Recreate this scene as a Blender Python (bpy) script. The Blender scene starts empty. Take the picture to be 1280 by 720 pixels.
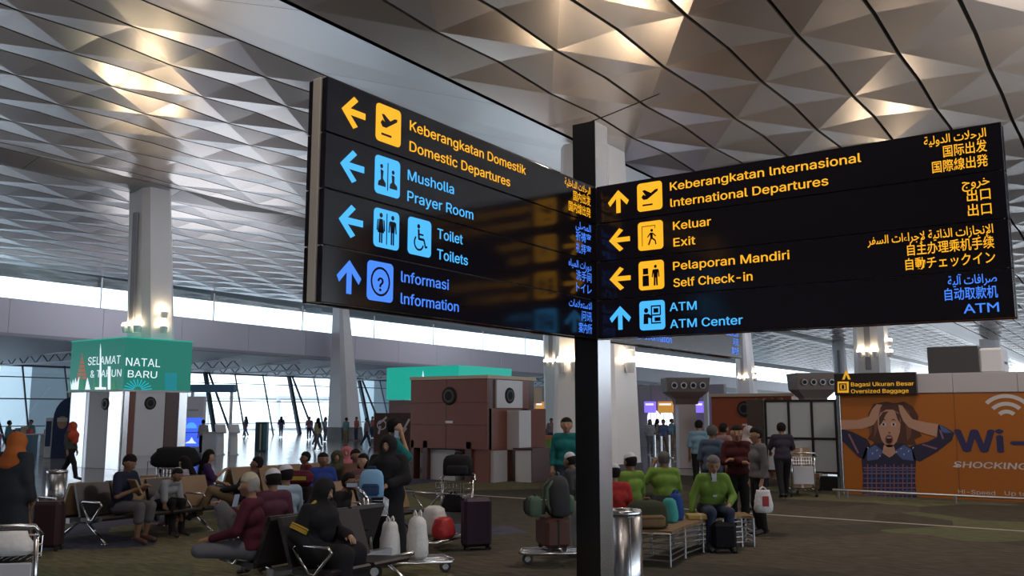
import bpy, math, random, os
import numpy as np
from mathutils import Vector, Matrix
from mathutils.geometry import delaunay_2d_cdt
random.seed(7)
PI = math.pi
scn = bpy.context.scene
col = scn.collection
# ------------------------------------------------------------------ camera, sky, lights, exposure
F_PX = 1122.0
PITCH = math.atan(155 / F_PX)
YAW = math.atan2(785, math.hypot(F_PX, 155))
CAMH = 2.0
cam = bpy.data.cameras.new('camera'); camo = bpy.data.objects.new('camera', cam); col.objects.link(camo)
cam.sensor_width = 36.0; cam.lens = F_PX / 1280 * 36.0; cam.clip_end = 900; cam.clip_start = .05
camo.location = (0, 0, CAMH); camo.rotation_euler = (PI / 2 + PITCH, 0, YAW)
scn.camera = camo
scn.view_settings.view_transform = 'Standard'; scn.view_settings.look = 'None'
scn.view_settings.gamma = 1; scn.view_settings.use_curve_mapping = False
scn.view_settings.exposure = 0.42
world = bpy.data.worlds.new('overcast_sky'); scn.world = world; world.use_nodes = True
wn = world.node_tree; bg = wn.nodes['Background']
bg.inputs[0].default_value = (0.80, 0.90, 1.0, 1); bg.inputs[1].default_value = 2.7

def spot(name, loc, target, power, size, color, blend=.8, rad=.25):
    l = bpy.data.lights.new(name, 'SPOT'); l.energy = power; l.spot_size = math.radians(size); l.color = color
    l.spot_blend = blend; l.shadow_soft_size = rad
    o = bpy.data.objects.new(name, l); col.objects.link(o); o.location = loc
    o.rotation_euler = (Vector(target) - Vector(loc)).to_track_quat('-Z', 'Y').to_euler(); return o
WARM = (1.0, .74, .48)
# uplights of the column lamp clusters, washing the ceiling
spot('column_uplight', (-11, 17.9, 4.2), (-9.5, 14.5, 8.6), 170, 140, WARM)
spot('column_uplight', (-9.4, 19.5, 4.2), (-5.0, 17.5, 8.6), 170, 140, WARM)
spot('column_uplight', (-29.0, 19.2, 5.6), (-24, 16, 10.6), 170, 140, WARM)
spot('column_uplight', (-30.2, 18.4, 5.6), (-28, 12, 10.6), 150, 140, WARM)
spot('column_uplight', (-9.4, 46.4, 4.2), (-7, 42, 8.6), 500, 140, WARM)
# added fill: unseen disc lamps, some aimed down, some up, to brighten the hall
def area(name, loc, size, power, color, up=True):
    l = bpy.data.lights.new(name, 'AREA'); l.shape = 'DISK'; l.size = size; l.energy = power; l.color = color
    o = bpy.data.objects.new(name, l); col.objects.link(o); o.location = loc; o.rotation_euler = (PI if up else 0, 0, 0)
for x, y in ((-4, 3), (-13, 5), (-6, 13), (-2, 20), (-20, 13), (-13, 24)): area('added_floor_fill', (x, y, 8.3 if x > -11 else 10.0), .8, 130, (1, .88, .76), False)  # added downward fill for people and carpet, no luminaires modelled here
for x, y, z, p in ((-3, 1, 4.6, 330), (2, 20, 4.6, 420), (-22, 4, 4.8, 300), (-24, 30, 4.8, 420), (-41, 30, 4.8, 450), (-40, 62, 4.8, 800), (-20, 75, 4.8, 800)): area('added_ceiling_fill', (x, y, z), 10, p, (1, .90, .80) if x > -10 else (.92, .93, 1))  # added upward fill that lifts the ceiling, belongs to no real fixture

# ------------------------------------------------------------------ projection helpers (photo pixel -> real point on a real plane)
def ray(x, y):
    a = (x - 640) / F_PX; c = (360 - y) / F_PX
    Y = math.cos(PITCH) - c * math.sin(PITCH); Z = math.sin(PITCH) + c * math.cos(PITCH)
    return (a * math.cos(YAW) - Y * math.sin(YAW), a * math.sin(YAW) + Y * math.cos(YAW), Z)
def onX(x, y, X): r = ray(x, y); t = X / r[0]; return (X, r[1] * t, r[2] * t + CAMH)
def onY(x, y, Y): r = ray(x, y); t = Y / r[1]; return (r[0] * t, Y, r[2] * t + CAMH)
def onZ(x, y, z=0.): r = ray(x, y); t = (z - CAMH) / r[2]; return (r[0] * t, r[1] * t, z)
def G(px, d):                      # ground position straight below pixel column px (near eye level) at forward distance d
    r = (px - 640) / 1133.0 * d
    return (r * math.cos(YAW) - d * math.sin(YAW), r * math.sin(YAW) + d * math.cos(YAW))
def proj(X, Y, Z):
    Z -= CAMH
    x = X * math.cos(YAW) + Y * math.sin(YAW); y = -X * math.sin(YAW) + Y * math.cos(YAW)
    cy = y * math.cos(PITCH) + Z * math.sin(PITCH); cz = -y * math.sin(PITCH) + Z * math.cos(PITCH)
    return (640 + F_PX * x / cy, 360 - F_PX * cz / cy, cy) if cy > .1 else (-9e3, -9e3, cy)

# ------------------------------------------------------------------ materials
MATS = {}
def mat(name, c, rough=.6, metal=0., emit=0., var=0., scale=8., bump=0., spec=None, alpha=None, ecol=None):
    if name in MATS: return MATS[name]
    m = bpy.data.materials.new(name); m.use_nodes = True; nt = m.node_tree; b = nt.nodes['Principled BSDF']
    b.inputs['Base Color'].default_value = (*c, 1); b.inputs['Roughness'].default_value = rough
    b.inputs['Metallic'].default_value = metal
    if spec is not None: b.inputs['Specular IOR Level'].default_value = spec
    if emit: b.inputs['Emission Color'].default_value = (*(ecol or c), 1); b.inputs['Emission Strength'].default_value = emit
    if alpha is not None: b.inputs['Alpha'].default_value = alpha
    if var or bump:
        tc = nt.nodes.new('ShaderNodeTexCoord'); nz = nt.nodes.new('ShaderNodeTexNoise')
        nz.inputs['Scale'].default_value = scale; nz.inputs['Detail'].default_value = 4
        nt.links.new(tc.outputs['Object'], nz.inputs['Vector'])
        if var:
            mx = nt.nodes.new('ShaderNodeMix'); mx.data_type = 'RGBA'
            mx.inputs[6].default_value = (*[v * (1 - var) for v in c], 1); mx.inputs[7].default_value = (*[min(1, v * (1 + var)) for v in c], 1)
            nt.links.new(nz.outputs['Fac'], mx.inputs[0]); nt.links.new(mx.outputs[2], b.inputs['Base Color'])
        if bump:
            bp = nt.nodes.new('ShaderNodeBump'); bp.inputs['Strength'].default_value = bump; bp.inputs['Distance'].default_value = .02
            nt.links.new(nz.outputs['Fac'], bp.inputs['Height']); nt.links.new(bp.outputs[0], b.inputs['Normal'])
    MATS[name] = m; return m
def cloth(name, c, var=.12): return mat('cloth_' + name, c, .85, 0, 0, var, 14, .15, .2)
def glass_mat(name, tint=(.9, .97, 1), refl=.12):
    if name in MATS: return MATS[name]
    m = bpy.data.materials.new(name); m.use_nodes = True; nt = m.node_tree; nt.nodes.remove(nt.nodes['Principled BSDF'])
    t = nt.nodes.new('ShaderNodeBsdfTransparent'); t.inputs[0].default_value = (*tint, 1)
    g = nt.nodes.new('ShaderNodeBsdfGlossy'); g.inputs['Roughness'].default_value = .05
    mx = nt.nodes.new('ShaderNodeMixShader'); mx.inputs[0].default_value = refl
    nt.links.new(t.outputs[0], mx.inputs[1]); nt.links.new(g.outputs[0], mx.inputs[2])
    nt.links.new(mx.outputs[0], nt.nodes['Material Output'].inputs[0]); MATS[name] = m; return m

def carpet_mat():
    m = bpy.data.materials.new('patterned_carpet'); m.use_nodes = True; nt = m.node_tree; b = nt.nodes['Principled BSDF']
    N = nt.nodes.new; L = nt.links.new
    tc = N('ShaderNodeTexCoord')
    mp = N('ShaderNodeMapping'); mp.inputs['Rotation'].default_value = (0, 0, .62); L(tc.outputs['Object'], mp.inputs[0])
    vo = N('ShaderNodeTexVoronoi'); vo.distance = 'MANHATTAN'; vo.inputs['Scale'].default_value = .28; vo.inputs['Randomness'].default_value = .8
    L(mp.outputs[0], vo.inputs['Vector'])
    sep = N('ShaderNodeSeparateColor'); L(vo.outputs['Color'], sep.inputs[0])
    cr = N('ShaderNodeValToRGB'); cr.color_ramp.interpolation = 'CONSTANT'
    for p, c in ((0, (.155, .145, .085)), (.3, (.070, .064, .050)), (.52, (.118, .122, .068)), (.7, (.095, .082, .064)), (.86, (.072, .074, .115))):
        e = cr.color_ramp.elements[0] if p == 0 else cr.color_ramp.elements.new(p); e.position = p; e.color = (*c, 1)
    cr.color_ramp.elements[len(cr.color_ramp.elements) - 1].color = (.072, .074, .115, 1)
    L(sep.outputs[0], cr.inputs[0])
    mp2 = N('ShaderNodeMapping'); mp2.inputs['Scale'].default_value = (2.2, 9, 1); mp2.inputs['Rotation'].default_value = (0, 0, -.6); L(tc.outputs['Object'], mp2.inputs[0])
    nz = N('ShaderNodeTexNoise'); nz.inputs['Scale'].default_value = 1.6; nz.inputs['Detail'].default_value = 6; L(mp2.outputs[0], nz.inputs['Vector'])
    r2 = N('ShaderNodeMapRange'); r2.inputs[1].default_value = .3; r2.inputs[2].default_value = .7; r2.inputs[3].default_value = .62; r2.inputs[4].default_value = 1.35; L(nz.outputs['Fac'], r2.inputs[0])
    mx = N('ShaderNodeMix'); mx.data_type = 'RGBA'; mx.blend_type = 'MULTIPLY'; mx.inputs[0].default_value = 1
    L(cr.outputs[0], mx.inputs[6]); L(r2.outputs[0], mx.inputs[7]); L(mx.outputs[2], b.inputs['Base Color'])
    b.inputs['Roughness'].default_value = .92; b.inputs['Specular IOR Level'].default_value = .15
    bp = N('ShaderNodeBump'); bp.inputs['Strength'].default_value = .3; bp.inputs['Distance'].default_value = .01
    n2 = N('ShaderNodeTexNoise'); n2.inputs['Scale'].default_value = 60; L(tc.outputs['Object'], n2.inputs['Vector']); L(n2.outputs['Fac'], bp.inputs['Height']); L(bp.outputs[0], b.inputs['Normal'])
    return m
def tile_mat():
    m = bpy.data.materials.new('polished_tile'); m.use_nodes = True; nt = m.node_tree; b = nt.nodes['Principled BSDF']
    N = nt.nodes.new; L = nt.links.new
    tc = N('ShaderNodeTexCoord'); br = N('ShaderNodeTexBrick'); br.offset = 0; br.inputs['Scale'].default_value = 1
    br.inputs['Brick Width'].default_value = 1.2; br.inputs['Row Height'].default_value = 1.2; br.inputs['Mortar Size'].default_value = .008
    br.inputs['Color1'].default_value = (.34, .33, .35, 1); br.inputs['Color2'].default_value = (.29, .28, .30, 1); br.inputs['Mortar'].default_value = (.12, .12, .13, 1)
    L(tc.outputs['Object'], br.inputs['Vector']); L(br.outputs['Color'], b.inputs['Base Color'])
    nz = N('ShaderNodeTexNoise'); nz.inputs['Scale'].default_value = .8; L(tc.outputs['Object'], nz.inputs['Vector'])
    r = N('ShaderNodeMapRange'); r.inputs[3].default_value = .08; r.inputs[4].default_value = .2; L(nz.outputs['Fac'], r.inputs[0]); L(r.outputs[0], b.inputs['Roughness'])
    return m

M_PANEL = mat('satin_metal_panel', (.50, .46, .44), .25, .78, 0, .10, .9, .05)
M_BAND = mat('grey_soffit_metal', (.36, .35, .36), .32, .8, 0, .06, .7)
M_BLACK = mat('black_void', (.012, .012, .013), .8)
M_WHITE = mat('white_paint', (.74, .74, .78), .5, 0, 0, .05, 1.5)
M_COL = mat('column_cladding', (.84, .83, .85), .38, 0, 0, .04, 2)
M_FASCIA = mat('lilac_grey_fascia', (.56, .55, .64), .45, 0, 0, .04, .6)
M_STEEL = mat('brushed_steel', (.62, .62, .64), .26, 1.0, 0, .1, 6)
M_STEELD = mat('dull_steel', (.40, .40, .42), .38, .9, 0, .12, 5)
M_DARKMET = mat('black_enamel', (.020, .019, .022), .22, .2)
M_SIGNFACE = mat('gloss_sign_face', (.014, .012, .018), .12, 0, 0, 0, 1, spec=.42)
M_AMBER = mat('amber_light', (.3, .15, .01), .5, 0, .76, ecol=(1, .45, .014))
M_CYAN = mat('cyan_light', (.02, .1, .2), .5, 0, .80, ecol=(.065, .46, 1))
M_BLUE = mat('deep_blue_light', (.02, .06, .2), .5, 0, .82, ecol=(.055, .22, .95))
M_LAMP = mat('lamp_glow', (1, .9, .7), .5, 0, 14, ecol=(1, .80, .52))
M_TAN = mat('tan_veneer', (.25, .155, .08), .45, 0, 0, .18, 5)
M_LEATH = mat('dark_leather', (.026, .021, .024), .42, 0, 0, .2, 10, .1)
M_BROWN = mat('brown_laminate', (.21, .070, .050), .42, 0, 0, .05, 3)
M_BROWND = mat('dark_brown_laminate', (.085, .030, .026), .4, 0, 0, .06, 3)
M_CREAM = mat('cream_trim', (.62, .50, .38), .5)
M_RUBBER = mat('black_rubber', (.02, .02, .02), .7)
M_MULL = mat('mullion_grey', (.035, .05, .065), .5, .3)
M_GLASS = glass_mat('clear_pane')
M_GLASS2 = glass_mat('blue_tinted_pane', (.60, .76, .80), .1)
M_SHOE = mat('dark_shoe', (.03, .025, .025), .5)
M_PLASTIC = mat('white_plastic_bag', (.74, .73, .74), .4, 0, 0, .12, 20, .5)
M_PLASTICR = mat('red_plastic_bag', (.50, .03, .035), .4, 0, 0, .15, 20, .5)

# ------------------------------------------------------------------ mesh builder
class MB:
    def __init__(s): s.v = []; s.f = []; s.m = []
    def add(s, vs, fs, mi=0):
        n = len(s.v); s.v += [tuple(map(float, v)) for v in vs]; s.f += [tuple(i + n for i in f) for f in fs]; s.m += [mi] * len(fs); return s
    def box(s, x0, x1, y0, y1, z0, z1, mi=0):
        vs = [(x, y, z) for z in (z0, z1) for y in (y0, y1) for x in (x0, x1)]
        return s.add(vs, [(0, 2, 3, 1), (4, 5, 7, 6), (0, 1, 5, 4), (2, 6, 7, 3), (0, 4, 6, 2), (1, 3, 7, 5)], mi)
    def bbox(s, x0, x1, y0, y1, z0, z1, b=.01, mi=0):      # chamfered box
        b = min(b, (x1 - x0) / 2.1, (y1 - y0) / 2.1, (z1 - z0) / 2.1)
        vs = []
        for sx, X in ((-1, x0), (1, x1)):
            for sy, Y in ((-1, y0), (1, y1)):
                for sz, Z in ((-1, z0), (1, z1)):
                    vs += [(X, Y - sy * b, Z - sz * b), (X - sx * b, Y, Z - sz * b), (X - sx * b, Y - sy * b, Z)]
        I = lambda i, j, k, a: ((i * 2 + j) * 2 + k) * 3 + a
        fs = []
        for i in (0, 1): q = [I(i, 0, 0, 0), I(i, 1, 0, 0), I(i, 1, 1, 0), I(i, 0, 1, 0)]; fs.append(tuple(q if i else q[::-1]))
        for j in (0, 1): q = [I(0, j, 0, 1), I(0, j, 1, 1), I(1, j, 1, 1), I(1, j, 0, 1)]; fs.append(tuple(q if j else q[::-1]))
        for k in (0, 1): q = [I(0, 0, k, 2), I(1, 0, k, 2), I(1, 1, k, 2), I(0, 1, k, 2)]; fs.append(tuple(q if k else q[::-1]))
        for i in (0, 1):
            for j in (0, 1):
                q = [I(i, j, 0, 0), I(i, j, 0, 1), I(i, j, 1, 1), I(i, j, 1, 0)]; fs.append(tuple(q if i == j else q[::-1]))
        for i in (0, 1):
            for k in (0, 1):
                q = [I(i, 0, k, 0), I(i, 1, k, 0), I(i, 1, k, 2), I(i, 0, k, 2)]; fs.append(tuple(q if i == k else q[::-1]))
        for j in (0, 1):
            for k in (0, 1):
                q = [I(0, j, k, 1), I(0, j, k, 2), I(1, j, k, 2), I(1, j, k, 1)]; fs.append(tuple(q if j == k else q[::-1]))
        for i in (0, 1):
            for j in (0, 1):
                for k in (0, 1):
                    q = [I(i, j, k, 0), I(i, j, k, 1), I(i, j, k, 2)]; fs.append(tuple(q if (i + j + k) % 2 else q[::-1]))
        return s.add(vs, fs, mi)
    def cyl(s, a, b, r, r2=None, n=12, mi=0, caps=True):
        a = Vector(a); b = Vector(b); r2 = r if r2 is None else r2
        d = (b - a).normalized(); u = d.orthogonal().normalized(); w = d.cross(u)
        vs = [a + (u * math.cos(t) + w * math.sin(t)) * r for t in [2 * PI * k / n for k in range(n)]]
        vs += [b + (u * math.cos(t) + w * math.sin(t)) * r2 for t in [2 * PI * k / n for k in range(n)]]
        fs = [(k, (k + 1) % n, n + (k + 1) % n, n + k) for k in range(n)]
        if caps: fs += [tuple(range(n - 1, -1, -1)), tuple(range(n, 2 * n))]
        return s.add(vs, fs, mi)
    def tube(s, pts, r, n=8, mi=0, closed=False):
        pts = [Vector(p) for p in pts]; m = len(pts); rs = r if isinstance(r, (list, tuple)) else [r] * m
        vs = []; prev = None
        for i, p in enumerate(pts):
            if closed: d = (pts[(i + 1) % m] - pts[i - 1])
            else: d = pts[min(i + 1, m - 1)] - pts[max(i - 1, 0)]
            d.normalize()
            u = d.orthogonal() if prev is None else prev - d * prev.dot(d)
            u.normalize(); prev = u; w = d.cross(u)
            vs += [p + (u * math.cos(2 * PI * k / n) + w * math.sin(2 * PI * k / n)) * rs[i] for k in range(n)]
        fs = []
        for i in range(m if closed else m - 1):
            j = (i + 1) % m
            fs += [(i * n + k, i * n + (k + 1) % n, j * n + (k + 1) % n, j * n + k) for k in range(n)]
        if not closed: fs += [tuple(range(n - 1, -1, -1)), tuple(range((m - 1) * n, m * n))]
        return s.add(vs, fs, mi)
    def lathe(s, prof, c=(0, 0, 0), n=20, mi=0, sx=1, sy=1):
        vs = []
        for r, z in prof: vs += [(c[0] + sx * r * math.cos(2 * PI * k / n), c[1] + sy * r * math.sin(2 * PI * k / n), c[2] + z) for k in range(n)]
        fs = []
        for i in range(len(prof) - 1): fs += [(i * n + k, i * n + (k + 1) % n, (i + 1) * n + (k + 1) % n, (i + 1) * n + k) for k in range(n)]
        fs += [tuple(range(n - 1, -1, -1)), tuple(range((len(prof) - 1) * n, len(prof) * n))]
        return s.add(vs, fs, mi)
    def prism(s, poly, M, t, mi=0):         # flat outline extruded by t along the frame's normal
        n = len(poly)
        vs = [M @ Vector((x, y, 0)) for x, y in poly] + [M @ Vector((x, y, t)) for x, y in poly]
        fs = [tuple(range(n - 1, -1, -1)), tuple(range(n, 2 * n))] + [(k, (k + 1) % n, n + (k + 1) % n, n + k) for k in range(n)]
        return s.add(vs, fs, mi)
    def loft(s, rings, mi=0):
        n = len(rings[0]); vs = [p for r in rings for p in r]; fs = []
        for i in range(len(rings) - 1): fs += [(i * n + k, i * n + (k + 1) % n, (i + 1) * n + (k + 1) % n, (i + 1) * n + k) for k in range(n)]
        fs += [tuple(range(n - 1, -1, -1)), tuple(range((len(rings) - 1) * n, len(rings) * n))]
        return s.add(vs, fs, mi)
    def mesh(s, name, mats, smooth=False):
        me = bpy.data.meshes.new(name); me.from_pydata(s.v, [], s.f)
        for m in (mats if isinstance(mats, (list, tuple)) else [mats]): me.materials.append(m)
        if any(s.m): me.polygons.foreach_set('material_index', s.m)
        if smooth: me.shade_smooth()
        me.update(); return me
    def build(s, name, mats, parent=None, smooth=False, loc=None, kind=None, label=None):
        o = bpy.data.objects.new(name, s.mesh(name, mats, smooth)); col.objects.link(o)
        if parent: o.parent = parent
        if loc: o.location = loc
        if kind: o['kind'] = kind
        if label: o['label'] = label
        return o
def tag(o, label, cat, group=None):
    o['label'] = label; o['category'] = cat
    if group: o['group'] = group
    return o
def thing(name, label, cat, loc=(0, 0, 0), rz=0, group=None):
    o = bpy.data.objects.new(name, None); col.objects.link(o); o.location = loc; o.rotation_euler = (0, 0, rz)
    o.empty_display_size = .2
    return tag(o, label, cat, group)
def struct(name, mb, m, parent=None, smooth=False):
    o = mb.build(name, m, parent, smooth)
    if not parent: o['kind'] = 'structure'
    return o
def copy_tree(o, parent=None):
    c = o.copy(); col.objects.link(c); c.parent = parent
    for ch in [x for x in o.children]: copy_tree(ch, c)
    return c
def dup(o, loc, rz, label, group=None):
    c = copy_tree(o); c.location = loc; c.rotation_euler = (0, 0, rz); c['label'] = label
    if group: c['group'] = group
    return c
def frame(o, x, y):
    x = Vector(x).normalized(); y = Vector(y).normalized(); z = x.cross(y)
    return Matrix(((x.x, y.x, z.x, o[0]), (x.y, y.y, z.y, o[1]), (x.z, y.z, z.z, o[2]), (0, 0, 0, 1)))

# ------------------------------------------------------------------ lettering
FONT = None
try:
    p = os.path.join(bpy.utils.resource_path('LOCAL'), 'datafiles', 'fonts', 'Inter.woff2')
    if os.path.exists(p): FONT = bpy.data.fonts.load(p)
except Exception: FONT = None
AR = {}
for ch, code, k in (('ء', 0xFE80, 1), ('آ', 0xFE81, 2), ('أ', 0xFE83, 2), ('إ', 0xFE87, 2), ('ا', 0xFE8D, 2), ('ب', 0xFE8F, 4), ('ة', 0xFE93, 2), ('ت', 0xFE95, 4),
                    ('ج', 0xFE9D, 4), ('ح', 0xFEA1, 4), ('خ', 0xFEA5, 4), ('د', 0xFEA9, 2), ('ذ', 0xFEAB, 2), ('ر', 0xFEAD, 2), ('ز', 0xFEAF, 2), ('س', 0xFEB1, 4),
                    ('ص', 0xFEB9, 4), ('ع', 0xFEC9, 4), ('ف', 0xFED1, 4), ('ل', 0xFEDD, 4), ('م', 0xFEE1, 4), ('ن', 0xFEE5, 4), ('ه', 0xFEE9, 4), ('و', 0xFEED, 2),
                    ('ى', 0xFEEF, 2), ('ي', 0xFEF1, 4)): AR[ch] = (code, k)
def arabic(t):
    t = t.replace('لإ', '\ue001').replace('لا', '\ue002')
    tab = dict(AR); tab['\ue001'] = (0xFEF9, 2); tab['\ue002'] = (0xFEFB, 2)
    out = []
    for i, ch in enumerate(t):
        if ch not in tab: out.append(ch); continue
        code, k = tab[ch]
        pj = i > 0 and t[i - 1] in tab and tab[t[i - 1]][1] == 4
        nj = k == 4 and i + 1 < len(t) and t[i + 1] in tab and tab[t[i + 1]][1] > 1
        idx = 0 if k == 1 else ((3 if nj else 1) if pj else (2 if nj else 0))
        out.append(chr(code + idx))
    return ''.join(reversed(out))
def fill_outline(me):
    vs = [Vector(v.co[:2]) for v in me.vertices]; es = [tuple(e.vertices) for e in me.edges]
    out = delaunay_2d_cdt(vs, es, [], 0, 1e-6)
    T = np.array([f[:] for f in out[2]]); V = np.array([v[:] for v in out[0]]); C = V[T].mean(1)
    E = np.array(es); O = np.array([v[:] for v in vs]); A = O[E[:, 0]]; D = O[E[:, 1]] - A; dy = np.where(D[:, 1] == 0, 1e-9, D[:, 1])
    x = (A[None, :, 1] > C[:, None, 1]) != ((A + D)[None, :, 1] > C[:, None, 1])
    xi = A[None, :, 0] + (C[:, None, 1] - A[None, :, 1]) * (D[:, 0] / dy)[None]
    T = T[(x & (xi > C[:, None, 0])).sum(1) % 2 == 1]
    m2 = bpy.data.meshes.new('lettering'); m2.from_pydata([(v[0], v[1], 0) for v in V], [], [tuple(map(int, f)) for f in T]); return m2
def text_mesh(body, cap, width=None, bold=0., ext=.002, align='LEFT', font=True, maxw=None):
    c = bpy.data.curves.new('lettering', 'FONT'); c.body = body; c.align_x = 'LEFT'; c.resolution_u = 3
    if font and FONT and all(ord(q) < 0x250 for q in body): c.font = FONT
    latin = bool(font and FONT and all(ord(q) < 0x250 for q in body))
    if latin: c.body = body.replace('I', 'l'); c.fill_mode = 'NONE'
    c.size = 1; c.extrude = 0; c.offset = 0 if all(ord(q) < 0x250 for q in body) else bold
    o = bpy.data.objects.new('lettering', c); col.objects.link(o)
    bpy.context.view_layer.update()
    me = bpy.data.meshes.new_from_object(o.evaluated_get(bpy.context.evaluated_depsgraph_get()))
    bpy.data.objects.remove(o); bpy.data.curves.remove(c)
    if latin: me = fill_outline(me)
    n = len(me.vertices); co = np.empty(n * 3, np.float32); me.vertices.foreach_get('co', co); co = co.reshape(-1, 3)
    w0, w1 = co[:, 0].min(), co[:, 0].max()
    s = cap / .727
    sx = (width / (w1 - w0)) if width else s
    if maxw: sx = min(sx, maxw / (w1 - w0))
    co[:, 0] = (co[:, 0] - w0) * sx
    if align == 'RIGHT': co[:, 0] -= (w1 - w0) * sx
    if align == 'CENTER': co[:, 0] -= (w1 - w0) * sx / 2
    co[:, 1] *= s
    co[:, 2] = ext
    me.vertices.foreach_set('co', co.ravel()); me.update()
    return me
def lettering(body, m, M, cap, width=None, parent=None, bold=.012, align='LEFT', font=True, name='lettering', maxw=None):
    me = text_mesh(body, cap, width, bold, 0, align, font, maxw)
    if bold > .001 and ord(body[0]) < 0x250:
        n = len(me.vertices); co = np.empty(n * 3, np.float32); me.vertices.foreach_get('co', co); co = co.reshape(-1, 3); V = []; Fc = []
        for i, (dx, dy) in enumerate(((-1, 0), (1, 0), (0, .7), (0, -.7))):
            V += (co + np.array((dx * bold * cap * 1.1, dy * bold * cap * .8, i * .00012), np.float32)).tolist(); Fc += [tuple(v + i * n for v in p.vertices) for p in me.polygons]
        me = bpy.data.meshes.new(name); me.from_pydata(V, [], Fc)
    me.transform(M); me.materials.clear(); me.materials.append(m)
    o = bpy.data.objects.new(name, me); col.objects.link(o)
    if parent: o.parent = parent
    return o
def disc(cx, cy, r, n=16, a0=0, a1=2 * PI): return [(cx + r * math.cos(a0 + (a1 - a0) * k / n), cy + r * math.sin(a0 + (a1 - a0) * k / n)) for k in range(n)]
def rrect(x0, y0, x1, y1, r, n=5):
    o = []
    for cx, cy, a in ((x1 - r, y1 - r, 0), (x0 + r, y1 - r, PI / 2), (x0 + r, y0 + r, PI), (x1 - r, y0 + r, 1.5 * PI)):
        o += [(cx + r * math.cos(a + PI / 2 * k / n), cy + r * math.sin(a + PI / 2 * k / n)) for k in range(n + 1)]
    return o
def seg(x0, y0, x1, y1, w):
    d = Vector((x1 - x0, y1 - y0)).normalized() * w / 2; return [(x0 - d.y, y0 + d.x), (x0 + d.y, y0 - d.x), (x1 + d.y, y1 - d.x), (x1 - d.y, y1 + d.x)]
def ringpts(cx, cy, r, w, a0=0, a1=2 * PI, n=20):
    return [[(cx + q * math.cos(a), cy + q * math.sin(a)) for q, a in ((r - w / 2, A), (r + w / 2, A), (r + w / 2, B), (r - w / 2, B))]
            for A, B in [(a0 + (a1 - a0) * k / n, a0 + (a1 - a0) * (k + 1) / n) for k in range(n)]]
# pictograms in a unit tile 0..1
def person_glyph(cx, woman=False, s=1., y0=.1):
    P = [disc(cx, y0 + .74 * s, .065 * s, 12)]
    if woman: P += [[(cx - .07 * s, y0 + .64 * s), (cx + .07 * s, y0 + .64 * s), (cx + .13 * s, y0 + .27 * s), (cx - .13 * s, y0 + .27 * s)]]
    else: P += [[(cx - .11 * s, y0 + .64 * s), (cx + .11 * s, y0 + .64 * s), (cx + .08 * s, y0 + .33 * s), (cx - .08 * s, y0 + .33 * s)]]
    P += [seg(cx - .04 * s, y0 + .35 * s, cx - .04 * s, y0, .055 * s), seg(cx + .04 * s, y0 + .35 * s, cx + .04 * s, y0, .055 * s),
          seg(cx - .12 * s, y0 + .62 * s, cx - .15 * s, y0 + .32 * s, .045 * s), seg(cx + .12 * s, y0 + .62 * s, cx + .15 * s, y0 + .32 * s, .045 * s)]
    return P
PICT = {
 'takeoff': [[(.16, .50), (.24, .60), (.34, .54), (.20, .74), (.30, .76), (.56, .62), (.74, .73), (.86, .74), (.84, .66), (.60, .52), (.40, .40), (.24, .40)], seg(.2, .2, .62, .2, .06)],
 'prayer': [disc(.24, .74, .06, 10), [(.2, .66), (.32, .62), (.3, .42), (.42, .3), (.42, .2), (.1, .2), (.12, .32), (.22, .38)], seg(.5, .12, .5, .88, .035),
            disc(.72, .66, .06, 10), [(.66, .58), (.78, .56), (.78, .38), (.9, .3), (.9, .2), (.58, .2), (.6, .32), (.68, .38)]],
 'toilet': person_glyph(.26, True) + [seg(.5, .08, .5, .92, .035)] + person_glyph(.74),
 'wheelchair': [disc(.44, .80, .065, 12), seg(.44, .72, .46, .44, .075), seg(.45, .58, .66, .58, .05), seg(.44, .45, .68, .45, .07), seg(.68, .46, .76, .24, .06), seg(.74, .24, .84, .27, .055)] + ringpts(.46, .34, .2, .055, 2.3, 6.0, 14),
 'question': ringpts(.5, .5, .36, .06),
 'exit': ringpts(.5, .5, .01, .01, 0, 1, 1) + [seg(.16, .14, .16, .86, .025), seg(.16, .85, .7, .85, .025), seg(.7, .86, .7, .74, .025), disc(.56, .68, .055, 10), [(.48, .6), (.6, .6), (.6, .36), (.5, .36)], seg(.52, .4, .42, .16, .06), seg(.57, .4, .7, .3, .06), seg(.7, .3, .72, .16, .05), seg(.5, .58, .38, .44, .045), seg(.6, .57, .72, .46, .045)],
 'selfcheck': [[(.14, .12), (.40, .12), (.40, .50), (.14, .50)], [(.16, .54), (.38, .54), (.38, .76), (.16, .76)], disc(.68, .80, .06, 10), [(.58, .70), (.78, .70), (.76, .4), (.6, .4)], seg(.64, .42, .63, .12, .07), seg(.72, .42, .73, .12, .07), seg(.58, .68, .54, .42, .045), seg(.79, .68, .82, .42, .045)],
 'atm': [seg(.48, .2, .48, .84, .05), seg(.48, .82, .84, .82, .05), seg(.84, .84, .84, .5, .05), seg(.5, .5, .84, .5, .05), [(.56, .58), (.76, .58), (.76, .74), (.56, .74)], disc(.26, .68, .09, 12), [(.16, .56), (.36, .56), (.52, .46), (.5, .38), (.34, .42), (.34, .2), (.14, .2)], seg(.48, .22, .86, .22, .05), [(.6, .28), (.84, .28), (.84, .42), (.6, .42)]],
 'locker': [[(.12, .15), (.88, .15), (.88, .25), (.12, .25)], [(.12, .75), (.88, .75), (.88, .85), (.12, .85)], [(.12, .25), (.24, .25), (.24, .75), (.12, .75)], [(.76, .25), (.88, .25), (.88, .75), (.76, .75)], [(.36, .3), (.64, .3), (.64, .7), (.36, .7)]],
}
ARROWS = {'left': [[(0, .5), (.5, 1), (.68, .9), (.36, .60), (1, .60), (1, .40), (.36, .40), (.68, .10), (.5, 0)]]}
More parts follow.
